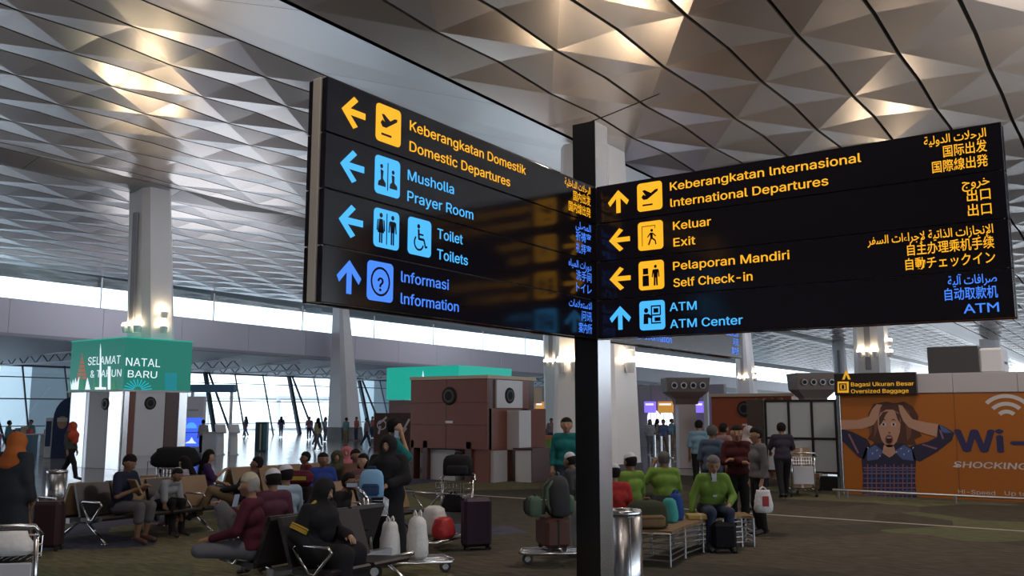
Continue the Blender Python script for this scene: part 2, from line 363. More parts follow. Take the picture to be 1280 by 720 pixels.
ARROWS['up'] = [[(1 - y, x) for x, y in [(1 - a, b) for a, b in ARROWS['left'][0]]]]

def place2d(polys, M, m, parent, name, t=.003):
    mb = MB()
    for p in polys: mb.prism(p, M, t)
    return mb.build(name, m, parent)

ROWS_L = [('left', ['takeoff'], 'Keberangkatan Domestik', 1.59, 'Domestic Departures', 1.34, .86, 'A', ['الرحلات الداخلية', '国内出发', '国内線出発'], [.50, .34, .43]),
          ('left', ['prayer'], 'Musholla', .56, 'Prayer Room', .82, .845, 'C', ['المصلى', '祈祷室', '礼拝室'], [.30, .30, .30]),
          ('left', ['toilet', 'wheelchair'], 'Toilet', .32, 'Toilets', .39, 1.205, 'C', ['دورات المياه', '洗手间', 'トイレ'], [.44, .30, .30]),
          ('up', ['question'], 'Informasi', .56, 'Information', .69, .79, 'B', ['الاستعلامات', '问讯', '案内所'], [.44, .2, .26])]
ROWS_R = [('up', ['takeoff'], 'Keberangkatan Internasional', 1.785, 'International Departures', 1.50, .82, 'A', ['الرحلات الدولية', '国际出发', '国際線出発'], [.46, .32, .41]),
          ('left', ['exit'], 'Keluar', .385, 'Exit', .222, .842, 'A', ['خروج', '出口', '出口'], [.20, .17, .17]),
          ('left', ['selfcheck'], 'Pelaporan Mandiri', 1.12, 'Self Check-in', .775, .832, 'A', ['الإنجازات الذاتية لإجراءات السفر', '自主办理乘机手续', '自動チェックイン'], [.95, .64, .66]),
          ('up', ['atm'], 'ATM', .273, 'ATM Center', .715, .786, 'C', ['صرافات آلية', '自动取款机', 'ATM'], [.35, .38, .25])]
def sign_wing(t, o, xd, nrm, rows, zt=4.29, L=3.74):
    """one wing: four illuminated boards on each face of a steel frame; o = start of its reading direction on the front face."""
    xd = Vector(xd); nrm = Vector(nrm); up = Vector((0, 0, 1)); T = .18
    def slab(a0, a1, n0, n1, z0, z1):
        mb = MB(); O = Vector((o[0], o[1], 0)); ps = [O + xd * a + nrm * n for a in (a0, a1) for n in (n0, n1)]
        xs = [p.x for p in ps]; ys = [p.y for p in ps]; mb.bbox(min(xs), max(xs), min(ys), max(ys), z0, z1, .004); return mb
    M_SPC = mat('satin_spacer', (.56, .50, .44), .42, .35)
    slab(.03, L - .03, -.125, -.052, zt - 1.55, zt - .02).build('frame', M_SPC, t)
    for e in (.0, ): slab(-.012, .09, -.128, -.052, zt - 1.56, zt + .004).build('end_post', M_SPC, t)
    for k, (arr, ic, t1, w1, t2, w2, tx, cc, rt, rw) in enumerate(rows):
        z1 = zt - k * .393; z0 = z1 - .385
        b = slab(0, L, -.05, 0, z0, z1).build('board', M_SIGNFACE, t)
        slab(.0, L, -.18, -.13, z0, z1).build('back_board', M_SIGNFACE, t)
        Mc = {'A': M_AMBER, 'B': M_BLUE, 'C': M_CYAN}[cc]; Mr = {'A': M_AMBER, 'B': M_BLUE, 'C': M_BLUE}[cc]
        FM = frame(Vector((o[0], o[1], 0)) + nrm * .002, xd, up)
        def at(x, y): return FM @ Matrix.Translation((x, y, 0))
        ax = .14 if arr == 'left' else .135
        place2d(ARROWS[arr], at(ax, z1 - .305) @ Matrix.Diagonal((.235, .235, 1, 1)), Mc, b, 'arrow')
        for j, nm in enumerate(ic):
            x = .485 + j * .37 if arr == 'left' and rows is ROWS_L else .465
            if rows is ROWS_L and arr == 'up': x = .43
            tile = place2d([rrect(0, 0, .27, .285, .035)], at(x, z1 - .325), Mc, b, 'pictogram')
            place2d(PICT[nm], at(x + .005, z1 - .32) @ Matrix.Translation((0, 0, .0034)) @ Matrix.Diagonal((.26, .275, 1, 1)), M_SIGNFACE, b, 'symbol', .001)
            if nm == 'question': lettering('?', M_SIGNFACE, at(x + .135, z1 - .25) @ Matrix.Translation((0, 0, .0045)), .135, None, b, .03, 'CENTER', name='symbol')
        lettering(t1, Mc, at(tx, z1 - .155), .113, w1, b, .016)
        lettering(t2, Mc, at(tx, z1 - .318), .113, w2, b, .016)
        for j, (tt, ww) in enumerate(zip(rt, rw)):
            y = z1 - (.10, .215, .335)[j]
            ar = ord(tt[0]) in range(0x600, 0x700)
            lettering(arabic(tt) if ar else tt, Mr, at(L - .11, y), .072 if ar else .078, ww, b, .008, 'RIGHT', font=(tt != 'ATM'))
CX, CY = -4.421, 7.886      # corner shared by both wings and the post
sp = thing('sign_post', 'tall square steel and black post carrying the two wings of direction boards', 'post', (CX - .135, CY + .135, 0))
mb = MB(); mb.bbox(-.135, .128, -.128, .135, 0, 5.0, .004); mb.build('core', M_STEEL, sp)
mb = MB(); mb.box(-.133, .131, -.135, -.128, .02, 5.0); mb.build('dark_face', M_DARKMET, sp, label='black enamelled face of the post')
mb = MB(); mb.box(.128, .135, -.128, .133, .02, 5.0); mb.build('steel_face', M_STEEL, sp)
mb = MB(); mb.box(-.16, .16, -.16, .16, 0, .03); mb.build('base_plate', M_STEELD, sp)
mb = MB(); mb.tube([(.0, .0, 5.0), (.02, 0, 5.05), (.3, -.1, 5.045), (1.0, -.4, 5.03)], .006, 5); mb.build('cable', M_BLACK, sp)
sL = thing('direction_sign', 'dark direction sign headed Keberangkatan Domestik with amber and blue arrows', 'sign', (0, 0, 0), 0, 'wings of direction boards')
sign_wing(sL, (CX, CY - 3.74), (0, 1, 0), (1, 0, 0), ROWS_L)
sR = thing('direction_sign', 'dark direction sign headed Keberangkatan Internasional, Exit and ATM rows below', 'sign', (0, 0, 0), 0, 'wings of direction boards')
sign_wing(sR, (CX + .01, CY), (1, 0, 0), (0, -1, 0), ROWS_R, L=3.68)
s2 = dup(sL, (0, 3.74 + .275, 0), 0, 'third direction sign behind the post whose Information row shows under the near boards')

# ------------------------------------------------------------------ building shell
struct('floor', MB().box(-63, 60, -30, 235, -.3, 0), tile_mat())
struct('carpet', MB().box(-21.5, 24, -12, 27, -.02, .012), carpet_mat())
mb = MB(); mb.box(-21.5, 24, 17.6, 17.72, .008, .016); struct('trim_1', mb, mat('pale_floor_strip', (.42, .40, .36), .4))
struct('ground', MB().box(-420, -63, -300, 420, -.6, -.3), mat('apron_concrete', (.55, .56, .58), .8))
# ceiling bays, (x_near, z_near, x_far, z_far, strip pitch, phase of the even joints, kind)
ceil_root = bpy.data.objects.new('ceiling', None); col.objects.link(ceil_root); ceil_root['kind'] = 'structure'
S = 1.283; PER = 3.73
tris = []; AMP = .038
def zline(x):
    if x >= -10.9: return 8.6
    if x >= -16.6: return 8.6 + (-10.9 - x) / 5.7 * 2.0
    if x >= -30.1: return 10.6
    if x >= -31.2: return 10.6 - (-30.1 - x) / 1.1 * .25
    return 10.35 - (-31.2 - x) / 18.8 * .6
def bay(lines, ph, y0, y1, amp=AMP):
    n0 = int((y0 - ph) / PER) - 1
    for k in range(len(lines) - 1):
        xa, xb = lines[k], lines[k + 1]          # xa nearer (larger X)
        for side in (0, 1):                       # base on line k (0) or k+1 (1)
            kb = k if side == 0 else k + 1; ka = k + 1 if side == 0 else k
            off = (PER / 2 if kb % 2 else 0); offa = (PER / 2 if ka % 2 else 0)
            n = n0
            while True:
                b0 = ph + off + n * PER
                if b0 > y1: break
                ap = b0 + PER / 2; n += 1
                if b0 < y0: continue
                gx = .035
                xbse = (xa - gx) if side == 0 else (xb + gx); xap = (xb + gx) if side == 0 else (xa - gx)
                zb, za = zline(xbse), zline(xap); eb = kb in (0, len(lines) - 1); am = 0 if eb else amp
                P = [(xap, ap, za - amp * (0 if ka in (0, len(lines) - 1) else 1)), (xbse, b0 + .0, zb - am), (xbse, ap, zb + am), (xbse, b0 + PER, zb - am)]
                tris.append(P)
lines0 = [-10.85 + k * S for k in range(0, 42)][::-1]     # from +42 down to -10.85
lines0 = [x for x in lines0]
par = (len(lines0) - 1) % 2                                # parity so that the line at -10.85 counts as even
bay(lines0, 13.35 + (PER / 2 if par else 0), -26, 215)
lines1 = [-16.6 - k * S * (13.5 / (10.5 * S)) for k in range(0, 11)]
lines1 = [-16.6 - k * 1.2895 for k in range(0, 11)] + [-30.1]
bay(lines1, 12.74, -26, 215)
lines2 = [-31.2 - k * 1.2533 for k in range(0, 15)]
bay(lines2, 12.74 + PER / 2, -26, 215)
def key(P):
    cx = sum(p[0] for p in P) / 4; cy = sum(p[1] for p in P) / 4; cz = P[0][2]
    q = proj(cx, cy, cz)
    vis = q[2] > .1 and -60 < q[0] < 1340 and -60 < q[1] < 520
    return (0 if vis else 1, q[2] if vis else 0)
tris.sort(key=key)
for P in tris[:300]:
    a = P[0]; mb = MB()
    mb.add([(p[0] - a[0], p[1] - a[1], p[2] - a[2]) for p in P] + [(p[0] - a[0], p[1] - a[1], p[2] - a[2] + .04) for p in P],
           [(0, 1, 2), (0, 2, 3), (0, 4, 5, 1), (1, 5, 6, 2), (2, 6, 7, 3), (3, 7, 4, 0)] if P[1][0] > a[0] else [(0, 2, 1), (0, 3, 2), (0, 1, 5, 4), (1, 2, 6, 5), (2, 3, 7, 6), (3, 0, 4, 7)])
    mb.build('ceiling_panel', M_PANEL, ceil_root, loc=a)
mb = MB()
for P in tris[300:]:
    mb.add(P, [(0, 1, 2), (0, 2, 3)] if P[1][0] > P[0][0] else [(0, 2, 1), (0, 3, 2)])
o = mb.build('far_ceiling_panels', M_PANEL, ceil_root, kind='stuff')
# smooth bands over the column rows, in long sheets
for xa, xb, ins in ((-10.9, -16.6, .03), (-30.1, -31.2, .02)):
    for k in range(0, 40):
        y0 = -24 + k * 5.6
        mb = MB(); z0, z1 = zline(xa), zline(xb)
        mb.add([(xa - ins, y0 + .01, z0), (xb + ins, y0 + .01, z1), (xb + ins, y0 + 5.59, z1), (xa - ins, y0 + 5.59, z0), ((xa + xb) / 2, y0 + 2.8, (z0 + z1) / 2 - .07)],
               [(0, 1, 4), (1, 2, 4), (2, 3, 4), (3, 0, 4)])
        mb.build('soffit_sheet', M_BAND, ceil_root)
mb = MB()
prof = [42.5, -10.9, -16.6, -30.1, -31.2, -50]
for a, b in zip(prof[:-1], prof[1:]):
    mb.add([(a, -27, zline(a) + .3), (b, -27, zline(b) + .3), (b, 216, zline(b) + .3), (a, 216, zline(a) + .3)], [(0, 1, 2, 3)])
mb.build('dark_void_lining', M_BLACK, ceil_root)
mb = MB().box(-66, 48, -30, 235, 11.6, 12.0); struct('roof', mb, M_BLACK)

# columns, leaning and flaring towards the foot, with lamp clusters and a slot whose shade is a grey slab
def column(X, Y, ztop, wt, wb, name_label, lean=(0, 0), lamps=4.3, slot=True):
    t = thing('column', name_label, 'column', (X, Y, 0), 0, 'leaning white columns')
    def ring(f, w0=0):
        w = (wb + (wt - wb) * f) / 2; c = w * .34; ox, oy = lean[0] * (1 - f), lean[1] * (1 - f); z = ztop * f
        return [(ox + a, oy + b, z) for a, b in ((w, -w + c), (w, w - c), (w - c, w), (-w + c, w), (-w, w - c), (-w, -w + c), (-w + c, -w), (w - c, -w))]
    MB().loft([ring(k / 6) for k in range(7)]).build('shaft', M_COL, t)
    w = (wb + (wt - wb) * .15) / 2
    sk = MB(); r0 = ring(0); r1 = ring(.09); g = lambda r: [(p[0] * 1.0 + (.03 if p[0] > lean[0] else -.03), p[1] + (.03 if p[1] > lean[1] else -.03), p[2]) for p in r]
    sk.loft([g(r0), g(r1)]).build('skirting', mat('dark_skirting', (.05, .04, .045), .4), t)
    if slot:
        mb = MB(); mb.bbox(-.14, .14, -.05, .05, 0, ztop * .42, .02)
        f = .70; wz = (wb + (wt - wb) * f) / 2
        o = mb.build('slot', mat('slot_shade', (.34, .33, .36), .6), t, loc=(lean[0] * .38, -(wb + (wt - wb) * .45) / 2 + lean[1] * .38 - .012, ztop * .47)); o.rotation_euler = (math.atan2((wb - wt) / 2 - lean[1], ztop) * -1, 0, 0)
    if lamps:
        f = lamps / ztop; w = (wb + (wt - wb) * f) / 2; ox, oy = lean[0] * (1 - f), lean[1] * (1 - f)
        for face in (0, 1):
            for j in (-1, 0, 1):
                for zz in ((0,) if face == 0 else (0, .55)):
                    if face == 1 and j: continue
                    n = (0, -1) if face == 0 else (1, 0)
                    cx = ox + n[0] * (w + .12) + (j * .36 if face == 0 else 0); cy = oy + n[1] * (w + .12)
                    fx = MB(); fx.cyl((cx, cy, lamps + zz - .16), (cx, cy, lamps + zz + .1), .10, .15, 12); fx.box(min(cx, cx - n[0] * .16) - .03, max(cx, cx - n[0] * .16) + .03, min(cy, cy - n[1] * .16) - .03, max(cy, cy - n[1] * .16) + .03, lamps + zz - .1, lamps + zz - .04)
                    l = fx.build('lamp_fixture', M_WHITE, t)
                    MB().cyl((cx, cy, lamps + zz + .1), (cx, cy, lamps + zz + .22), .16, .13, 12).build('bulb', M_LAMP, l)
    return t
column(-11, 19.5, 8.7, 1.35, 1.85, 'massive white column rising behind the black sign post', (0, 0), 3.1)
column(-31.0, 20.0, 10.7, 1.25, 1.5, 'white leaning column rising out of the green bannered kiosk', (.5, .35), 5.1)
column(-49, 48, 9.9, 1.0, 2.2, 'slim white column standing before the grey fascia and glazing', (.5, .3), 0, False)
column(-11, 48, 8.7, 1.4, 1.65, 'white column with a row of glowing lamps above the oversized baggage sign', (0, 0), 4.9)
column(-30, 48, 10.7, 1.3, 1.8, 'white column half hidden behind the column at the sign post', (.4, .2), 5.0)
column(-30, 81, 10.7, 1.2, 1.8, 'distant white column under the end of the hanging Information sign', (.4, .2), 5.0)
column(-30, 114, 10.7, 1.3, 1.7, 'very distant slim white column above the four nozzle air unit', (.4, .2), 0)
column(-11, 94, 8.7, 1.6, 2.0, 'distant white column behind the dark roof box on the advert wall', (0, 0), 0)

# left side: fascia, clerestory, soffit trusses, leaning curtain wall
def LW(y): return -48.4 - .07 * (y - 23)
def wallstrip(z0, z1, y0, y1, dx=0, t=.3):
    mb = MB(); a, b = LW(y0) + dx, LW(y1) + dx
    mb.add([(a, y0, z0), (a, y0, z1), (b, y1, z1), (b, y1, z0), (a - t, y0, z0), (a - t, y0, z1), (b - t, y1, z1), (b - t, y1, z0)], [(0, 1, 2, 3), (7, 6, 5, 4), (1, 5, 6, 2), (0, 3, 7, 4), (0, 4, 5, 1), (3, 2, 6, 7)])
    return mb
fas = bpy.data.objects.new('wall_left', None); col.objects.link(fas); fas['kind'] = 'structure'
yy = -4.
while yy < 200:
    wallstrip(6.12, 7.95, yy + .012, yy + 5.488).build('fascia_panel', M_FASCIA, fas); yy += 5.5
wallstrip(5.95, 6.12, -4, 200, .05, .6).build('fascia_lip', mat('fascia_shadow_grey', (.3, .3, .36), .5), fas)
cl = bpy.data.objects.new('window_1', None); col.objects.link(cl); cl['kind'] = 'structure'
yy = -4.
while yy < 198:
    wallstrip(7.95, 9.9, yy, yy + 8, -.2, .01).build('pane', M_GLASS, cl)
    wallstrip(7.95, 9.75, yy, yy + .06, -.1, .06).build('mullion', M_WHITE, cl); yy += 8.2
# soffit behind the fascia with trusses
mb = MB(); mb.add([(LW(-10) - .3, -10, 6.05), (-62.5, -10, 5.25), (-62.5, 220, 5.25), (LW(220) - .3, 220, 6.05)], [(0, 1, 2, 3)]); mb.box(-66, -62.8, -10, 220, 5.3, 6.2)
struct('wall_left_soffit', mb, mat('soffit_blue_grey', (.30, .34, .40), .5))
for k in range(22):
    y = 2 + k * 5.5; t = thing('ceiling_truss', 'steel truss under the soffit behind the grey fascia', 'truss', (-56, y, 5.0), 0, 'soffit trusses')
    mb = MB(); mb.box(-5.5, 5, -.05, .05, .55, .65); mb.box(-5.5, 5, -.05, .05, .0, .09)
    mb.build('chord', M_WHITE, t)
    mb = MB()
    for j in range(7): mb.tube([(-5.5 + j * 1.5, 0, .05), (-4.75 + j * 1.5, 0, .6), (-4 + j * 1.5, 0, .05)], .035, 5)
    mb.build('web', M_MULL, t)
GX = -62.0
gw = bpy.data.objects.new('window_2', None); col.objects.link(gw); gw['kind'] = 'structure'
ZG = 5.3; LEAN = -1.7
def gp(y, z, dx=0): return (GX + LEAN * z / ZG + dx, y, z)
y = 2.0; k = 0
while y < 190:
    mb = MB(); mb.add([gp(y, 0), gp(y + 3, 0), gp(y + 3, ZG), gp(y, ZG)], [(0, 1, 2, 3)]); mb.build('pane', M_GLASS2 if k % 9 == 4 else M_GLASS, gw)
    r = (.20 if k % 3 == 0 else .07)
    mb = MB(); mb.tube([gp(y, 0, .1), gp(y, ZG, .1)], r, 4)
    if k % 3 == 0: mb.tube([gp(y + .2, ZG, .3), gp(y + 1.0, 0, .9)], .09, 4)
    mb.build('mullion', M_MULL, gw)
    y += 3; k += 1
for z, r in ((1.05, .045), (2.9, .06), (4.4, .05), (5.2, .10)):
    mb = MB(); mb.tube([gp(2, z, .08), gp(190, z, .08)], r, 4); mb.build('transom', M_MULL, gw)
# far end glazing and right side wall, far beyond the hall
mb = MB()
for k in range(24): mb.box(-62 + k * 5, -61.6 + k * 5, 214.6, 215, 0, 9)
mb.box(-62, 60, 214.6, 215, 3.0, 3.3); mb.box(-62, 60, 214.6, 215, 0, 1.0)
struct('wall_far', mb, M_MULL)
struct('wall_back', MB().box(-62, 45, -27.5, -27, 0, 11.4), mat('hall_grey', (.30, .29, .30), .7))  # unseen wall behind the camera, added to darken reflections in the sign boards
# outside: canopies and blocks on the apron
for k, (y, w) in enumerate(((20, 22), (52, 26), (88, 26), (126, 30))):
    t = thing('canopy', ('pale pitched canopy outside the glazing, nearest the green banner', 'pale pitched canopy outside the glazing past the information totem', 'pale pitched canopy outside beside the slim column', 'pale pitched canopy outside, the most distant')[k], 'canopy', (-95, y, 0), 0, 'white canopies outside')
    mb = MB(); mb.add([(-8, -w / 2, 4.0), (8, -w / 2, 4.0), (8, w / 2, 4.0), (-8, w / 2, 4.0), (0, 0, 6.4), (-8, -w / 2, 3.7), (8, -w / 2, 3.7), (8, w / 2, 3.7), (-8, w / 2, 3.7)],
                     [(0, 1, 4), (1, 2, 4), (2, 3, 4), (3, 0, 4), (8, 7, 6, 5), (0, 5, 6, 1), (1, 6, 7, 2), (2, 7, 8, 3), (3, 8, 5, 0)])
    mb.build('roof', mat('canopy_white', (.62, .64, .68), .6), t)
    for a in (-7, 7):
        for b in (-w / 2 + 1, w / 2 - 1): MB().cyl((a, b, -.3), (a, b, 3.8), .25, n=8).build('leg', M_WHITE, t)
for k, (y, h, w) in enumerate(((36, 9, 10), (74, 9.5, 6), (112, 8, 14))):
    t = MB(); t.box(-75, -70, y, y + w, -.3, h); o = t.build('terminal_pier', mat('pier_blue_grey', (.34, .42, .46), .6), None)
    tag(o, ('blue grey pier outside the glass beside the green bannered kiosk', 'narrow blue grey pier outside the glass behind the slim column', 'wide blue grey pier outside the glass, most distant')[k], 'building', 'piers outside the glazing')

# ------------------------------------------------------------------ generic props
def litter_bin(X, Y, h, r, label):
    t = thing('litter_bin', label, 'bin', (X, Y, .012), 0, 'steel litter bins')
    MB().lathe([(r * .98, 0), (r * .98, .03), (r, .04), (r, h - .05)], n=40).build('body', M_STEEL, t, True)
    for k in range(5): MB().cyl((r * 1.002 * math.cos(.5 + k * 1.256), r * 1.002 * math.sin(.5 + k * 1.256), .04), (r * 1.002 * math.cos(.5 + k * 1.256), r * 1.002 * math.sin(.5 + k * 1.256), h - .06), .005, n=5).build('seam', M_STEELD, t)
    MB().lathe([(r * 1.03, h - .05), (r * 1.04, h - .035), (r * 1.03, h - .01), (r * .97, h), (r * .93, h - .005), (r * .90, h - .06)], n=40).build('rim', M_STEEL, t, True)
    MB().cyl((0, 0, h - .065), (0, 0, h - .06), r * .9, n=30).build('opening', M_BLACK, t)
    return t
litter_bin(-4.62, 8.78, .955, .18, 'cylindrical steel litter bin standing beside the sign post')
litter_bin(-19.7, 10.85, .72, .21, 'small steel litter bin beside the walker in the orange shawl')

def beam_bench(name_label, loc, rz, nn, sides, arm_list, cols, group='beam seating'):
    """beam seats along local +Y from y=0; sides: list of -1/+1 facing local -X / +X."""
    t = thing('airport_bench', name_label, 'bench', (loc[0], loc[1], .012), rz, group)
    P = .60
    n = max(nn) if isinstance(nn, tuple) else nn
    MB().box(-.05, .05, 0, n * P, .30, .38).build('beam', M_STEELD, t)
    for sd in sides:
        ns = (nn[0] if sd < 0 else nn[1]) if isinstance(nn, tuple) else nn
        for k in range(ns):
            y0 = k * P + .03; y1 = y0 + P - .06
            mb = MB(); q = [(.30, .40), (.86, .44), (.88, .42), (.86, .385), (.30, .345)]
            mb.loft([[(sd * a, y, z) for a, z in (q if sd > 0 else q)] for y in (y0, y1)]).build('seat', M_LEATH, t)
            q = [(.30, .42), (.10, .90), (.065, .90), (.055, .86), (.25, .40)]
            b = MB().loft([[(sd * a, y, z) for a, z in q] for y in (y0, y1)]).build('backrest', M_TAN if cols[(k + (sd > 0)) % len(cols)] else M_LEATH, t)
            MB().box(*sorted((sd * .055, sd * .245)), (y0 + y1) / 2 - .012, (y0 + y1) / 2 + .012, .60, .62).build('seam', M_BLACK, b)
        for k in [q for q in arm_list if q <= ns]:
            y = k * P
            mb = MB(); mb.tube([(sd * .34, y, .62), (sd * .40, y, .655), (sd * .84, y, .655), (sd * .89, y, .62), (sd * .66, y, .38), (sd * .58, y, .38)], .016, 8, closed=True)
            mb.build('armrest', M_STEEL, t, True)
    for k in ([0] + [n] if n > 2 else [0, n]):
        y = k * P + (.25 if k == 0 else -.25)
        for sd in (-1, 1):
            mb = MB(); mb.tube([(sd * .60, y, .40), (sd * .2, y, .30), (sd * -.0, y, .30)], .025, 8); mb.tube([(sd * .12, y, .30), (sd * .62, y, .02)], .022, 8); mb.lathe([(.045, 0), (.045, .018), (.02, .03)], (sd * .62, y, 0), 12)
            mb.build('leg', M_STEEL, t, True)
    return t
beam_bench('foreground back to back bench with steel triangle armrests under the old man in maroon', (-7.52, 6.46), 0, (3, 2), (-1, 1), (0, 3), [0, 0, 0, 1])
g = onZ(137, 627, .65)
beam_bench('bench under the man reading in the dark shirt', (g[0] - .6, g[1] - .3), 0, 4, (-1, 1), (0, 3, 4), [1, 0, 1, 0])
g = G(288, 18.0)
beam_bench('tan backed bench behind the reclining person in black', (g[0], g[1]), -.1, 4, (-1, 1), (0, 4), [1, 1, 1, 1])
g = onZ(440, 628, .65)
beam_bench('bench just left of the woman standing in black, seated group on it', (g[0] - .6, g[1] - .1), 0, 3, (-1, 1), (0, 1, 3), [1, 1, 0, 1])

def trolley(label, loc, rz, ad=False):
    t = thing('luggage_trolley', label, 'trolley', (loc[0], loc[1], .012), rz, 'luggage trolleys')   # local: deck runs along +Y, handle at -Y
    mb = MB(); mb.tube([(-.27, -.42, .17), (-.24, .55, .16), (0, .62, .15), (.24, .55, .16), (.27, -.42, .17)], .022, 8); 
    for x in (-.15, -.05, .05, .15): mb.tube([(x, -.42, .165), (x, .57, .155)], .012, 6)
    mb.build('deck', M_STEEL, t, True)
    for s in (-1, 1): MB().tube([(s * .26, -.42, .15), (s * .26, -.50, .95)], .022, 8).build('upright', M_STEEL, t, True)
    MB().tube([(-.30, -.50, .95), (-.26, -.56, 1.03), (.26, -.56, 1.03), (.30, -.50, .95)], .022, 8).build('handle', M_STEEL, t, True)
    MB().bbox(-.235, .235, -.49, -.465, .30, .72, .01).build('back_panel', mat('trolley_panel', (.50, .50, .55), .4), t)
    mb = MB()
    for z in (.76, .84, .92): mb.tube([(-.24, -.46, z), (-.24, -.24, z), (.24, -.24, z), (.24, -.46, z)], .007, 5)
    for k in range(9): x = -.24 + k * .06; mb.tube([(x, -.46, .74), (x, -.25, .74), (x, -.235, .93)], .005, 5)
    mb.build('basket', M_STEEL, t)
    for x, y, r in ((-.29, -.40, .095), (.29, -.40, .095), (0, .52, .07)):
        w = MB().cyl((x - .02, y, r), (x + .02, y, r), r, n=16).build('wheel', M_RUBBER, t); MB().cyl((x - .024, y, r), (x + .024, y, r), r * .55, n=12).build('hub', M_STEEL, w)
    return t
def blob_bag(name, label, cat, m, loc, sx, sy, sz, seed=0, handles=True, group=None, pinch=.55, rz=0):
    """soft bag: rumpled body tapering to a pinched top with two handles"""
    rnd = random.Random(seed); n = 20; rings = []
    for i in range(9):
        f = i / 8; w = [.80, .98, 1, .98, .94, .86, .80, .72, pinch][i]
        rings.append([(sx / 2 * w * math.copysign(abs(math.cos(a)) ** .7, math.cos(a)) * (1 + rnd.uniform(-.05, .05)), sy / 2 * w * math.copysign(abs(math.sin(a)) ** .7, math.sin(a)) * (1 + rnd.uniform(-.06, .06)), sz * f * (1 if i < 8 else .97)) for a in [2 * PI * k / n for k in range(n)]])
    t = thing(name, label, cat, loc, rz, group)
    MB().loft(rings).build('body', m, t, True)
    if handles:
        for s in (-1, 1):
            MB().tube([(-sx * .16, s * sy * .1, sz * .9), (-sx * .12, s * sy * .14, sz * 1.05), (0, s * sy * .15, sz * 1.10), (sx * .12, s * sy * .14, sz * 1.05), (sx * .16, s * sy * .1, sz * .9)], .012, 6).build('handle', m, t, True)
    return t
def backpack(label, m, m2, loc, w, d, h, rz=0, tilt=0, group=None):
    t = thing('backpack', label, 'backpack', loc, rz, group); t.rotation_euler = (tilt, 0, rz)
    def sr(w, d, z, n=20): return [(w / 2 * math.copysign(abs(math.cos(a)) ** .6, math.cos(a)), d / 2 * math.copysign(abs(math.sin(a)) ** .6, math.sin(a)), z) for a in [2 * PI * k / n for k in range(n)]]
    MB().loft([sr(w * s, d * q, h * z) for s, q, z in ((.85, .8, 0), (1, 1, .06), (1, 1, .5), (.96, .92, .75), (.8, .75, .92), (.45, .4, 1.0))]).build('body', m, t, True)
    b = MB().loft([[(x, y - d * .52, z) for x, y, z in sr(w * .72 * s, d * .4 * s, h * z)] for s, z in ((.8, .08), (1, .14), (1, .42), (.8, .50))]).build('front_pocket', m2, t, True)
    MB().box(-w * .3, w * .3, -d * .735, -d * .71, h * .38, h * .40).build('zip', M_BLACK, b)
    MB().tube([(-.05, .0, h * .96), (-.04, 0, h * 1.08), (.04, 0, h * 1.08), (.05, 0, h * .96)], .012, 6).build('grab_handle', m2, t, True)
    for s in (-1, 1): MB().tube([(s * w * .25, d * .3, h * .9), (s * w * .3, d * .62, h * .7), (s * w * .32, d * .6, h * .3), (s * w * .3, d * .45, h * .08)], .02, 6).build('strap', m2, t, True)
    return t
def suitcase(label, m, loc, w, d, h, rz=0, handle=True, group='suitcases'):
    t = thing('suitcase', label, 'suitcase', loc, rz, group)
    MB().bbox(-w / 2, w / 2, -d / 2, d / 2, .05, h, .045).build('shell', m, t)
    MB().box(-w / 2 - .003, w / 2 + .003, -.012, .012, .06, h - .01).build('zip', M_BLACK, t)
    for x in (-1, 1):
        MB().cyl((x * w * .4, -d * .3, .03), (x * w * .4 + .03, -d * .3, .03), .03, n=10).build('wheel', M_RUBBER, t)
        MB().cyl((x * w * .4, d * .3, .03), (x * w * .4 + .03, d * .3, .03), .03, n=10).build('wheel', M_RUBBER, t)
    if handle: MB().tube([(-w * .25, d * .3, h - .01), (-w * .25, d * .3, h + .25), (w * .25, d * .3, h + .25), (w * .25, d * .3, h - .01)], .01, 6).build('pull_handle', M_STEEL, t)
    return t

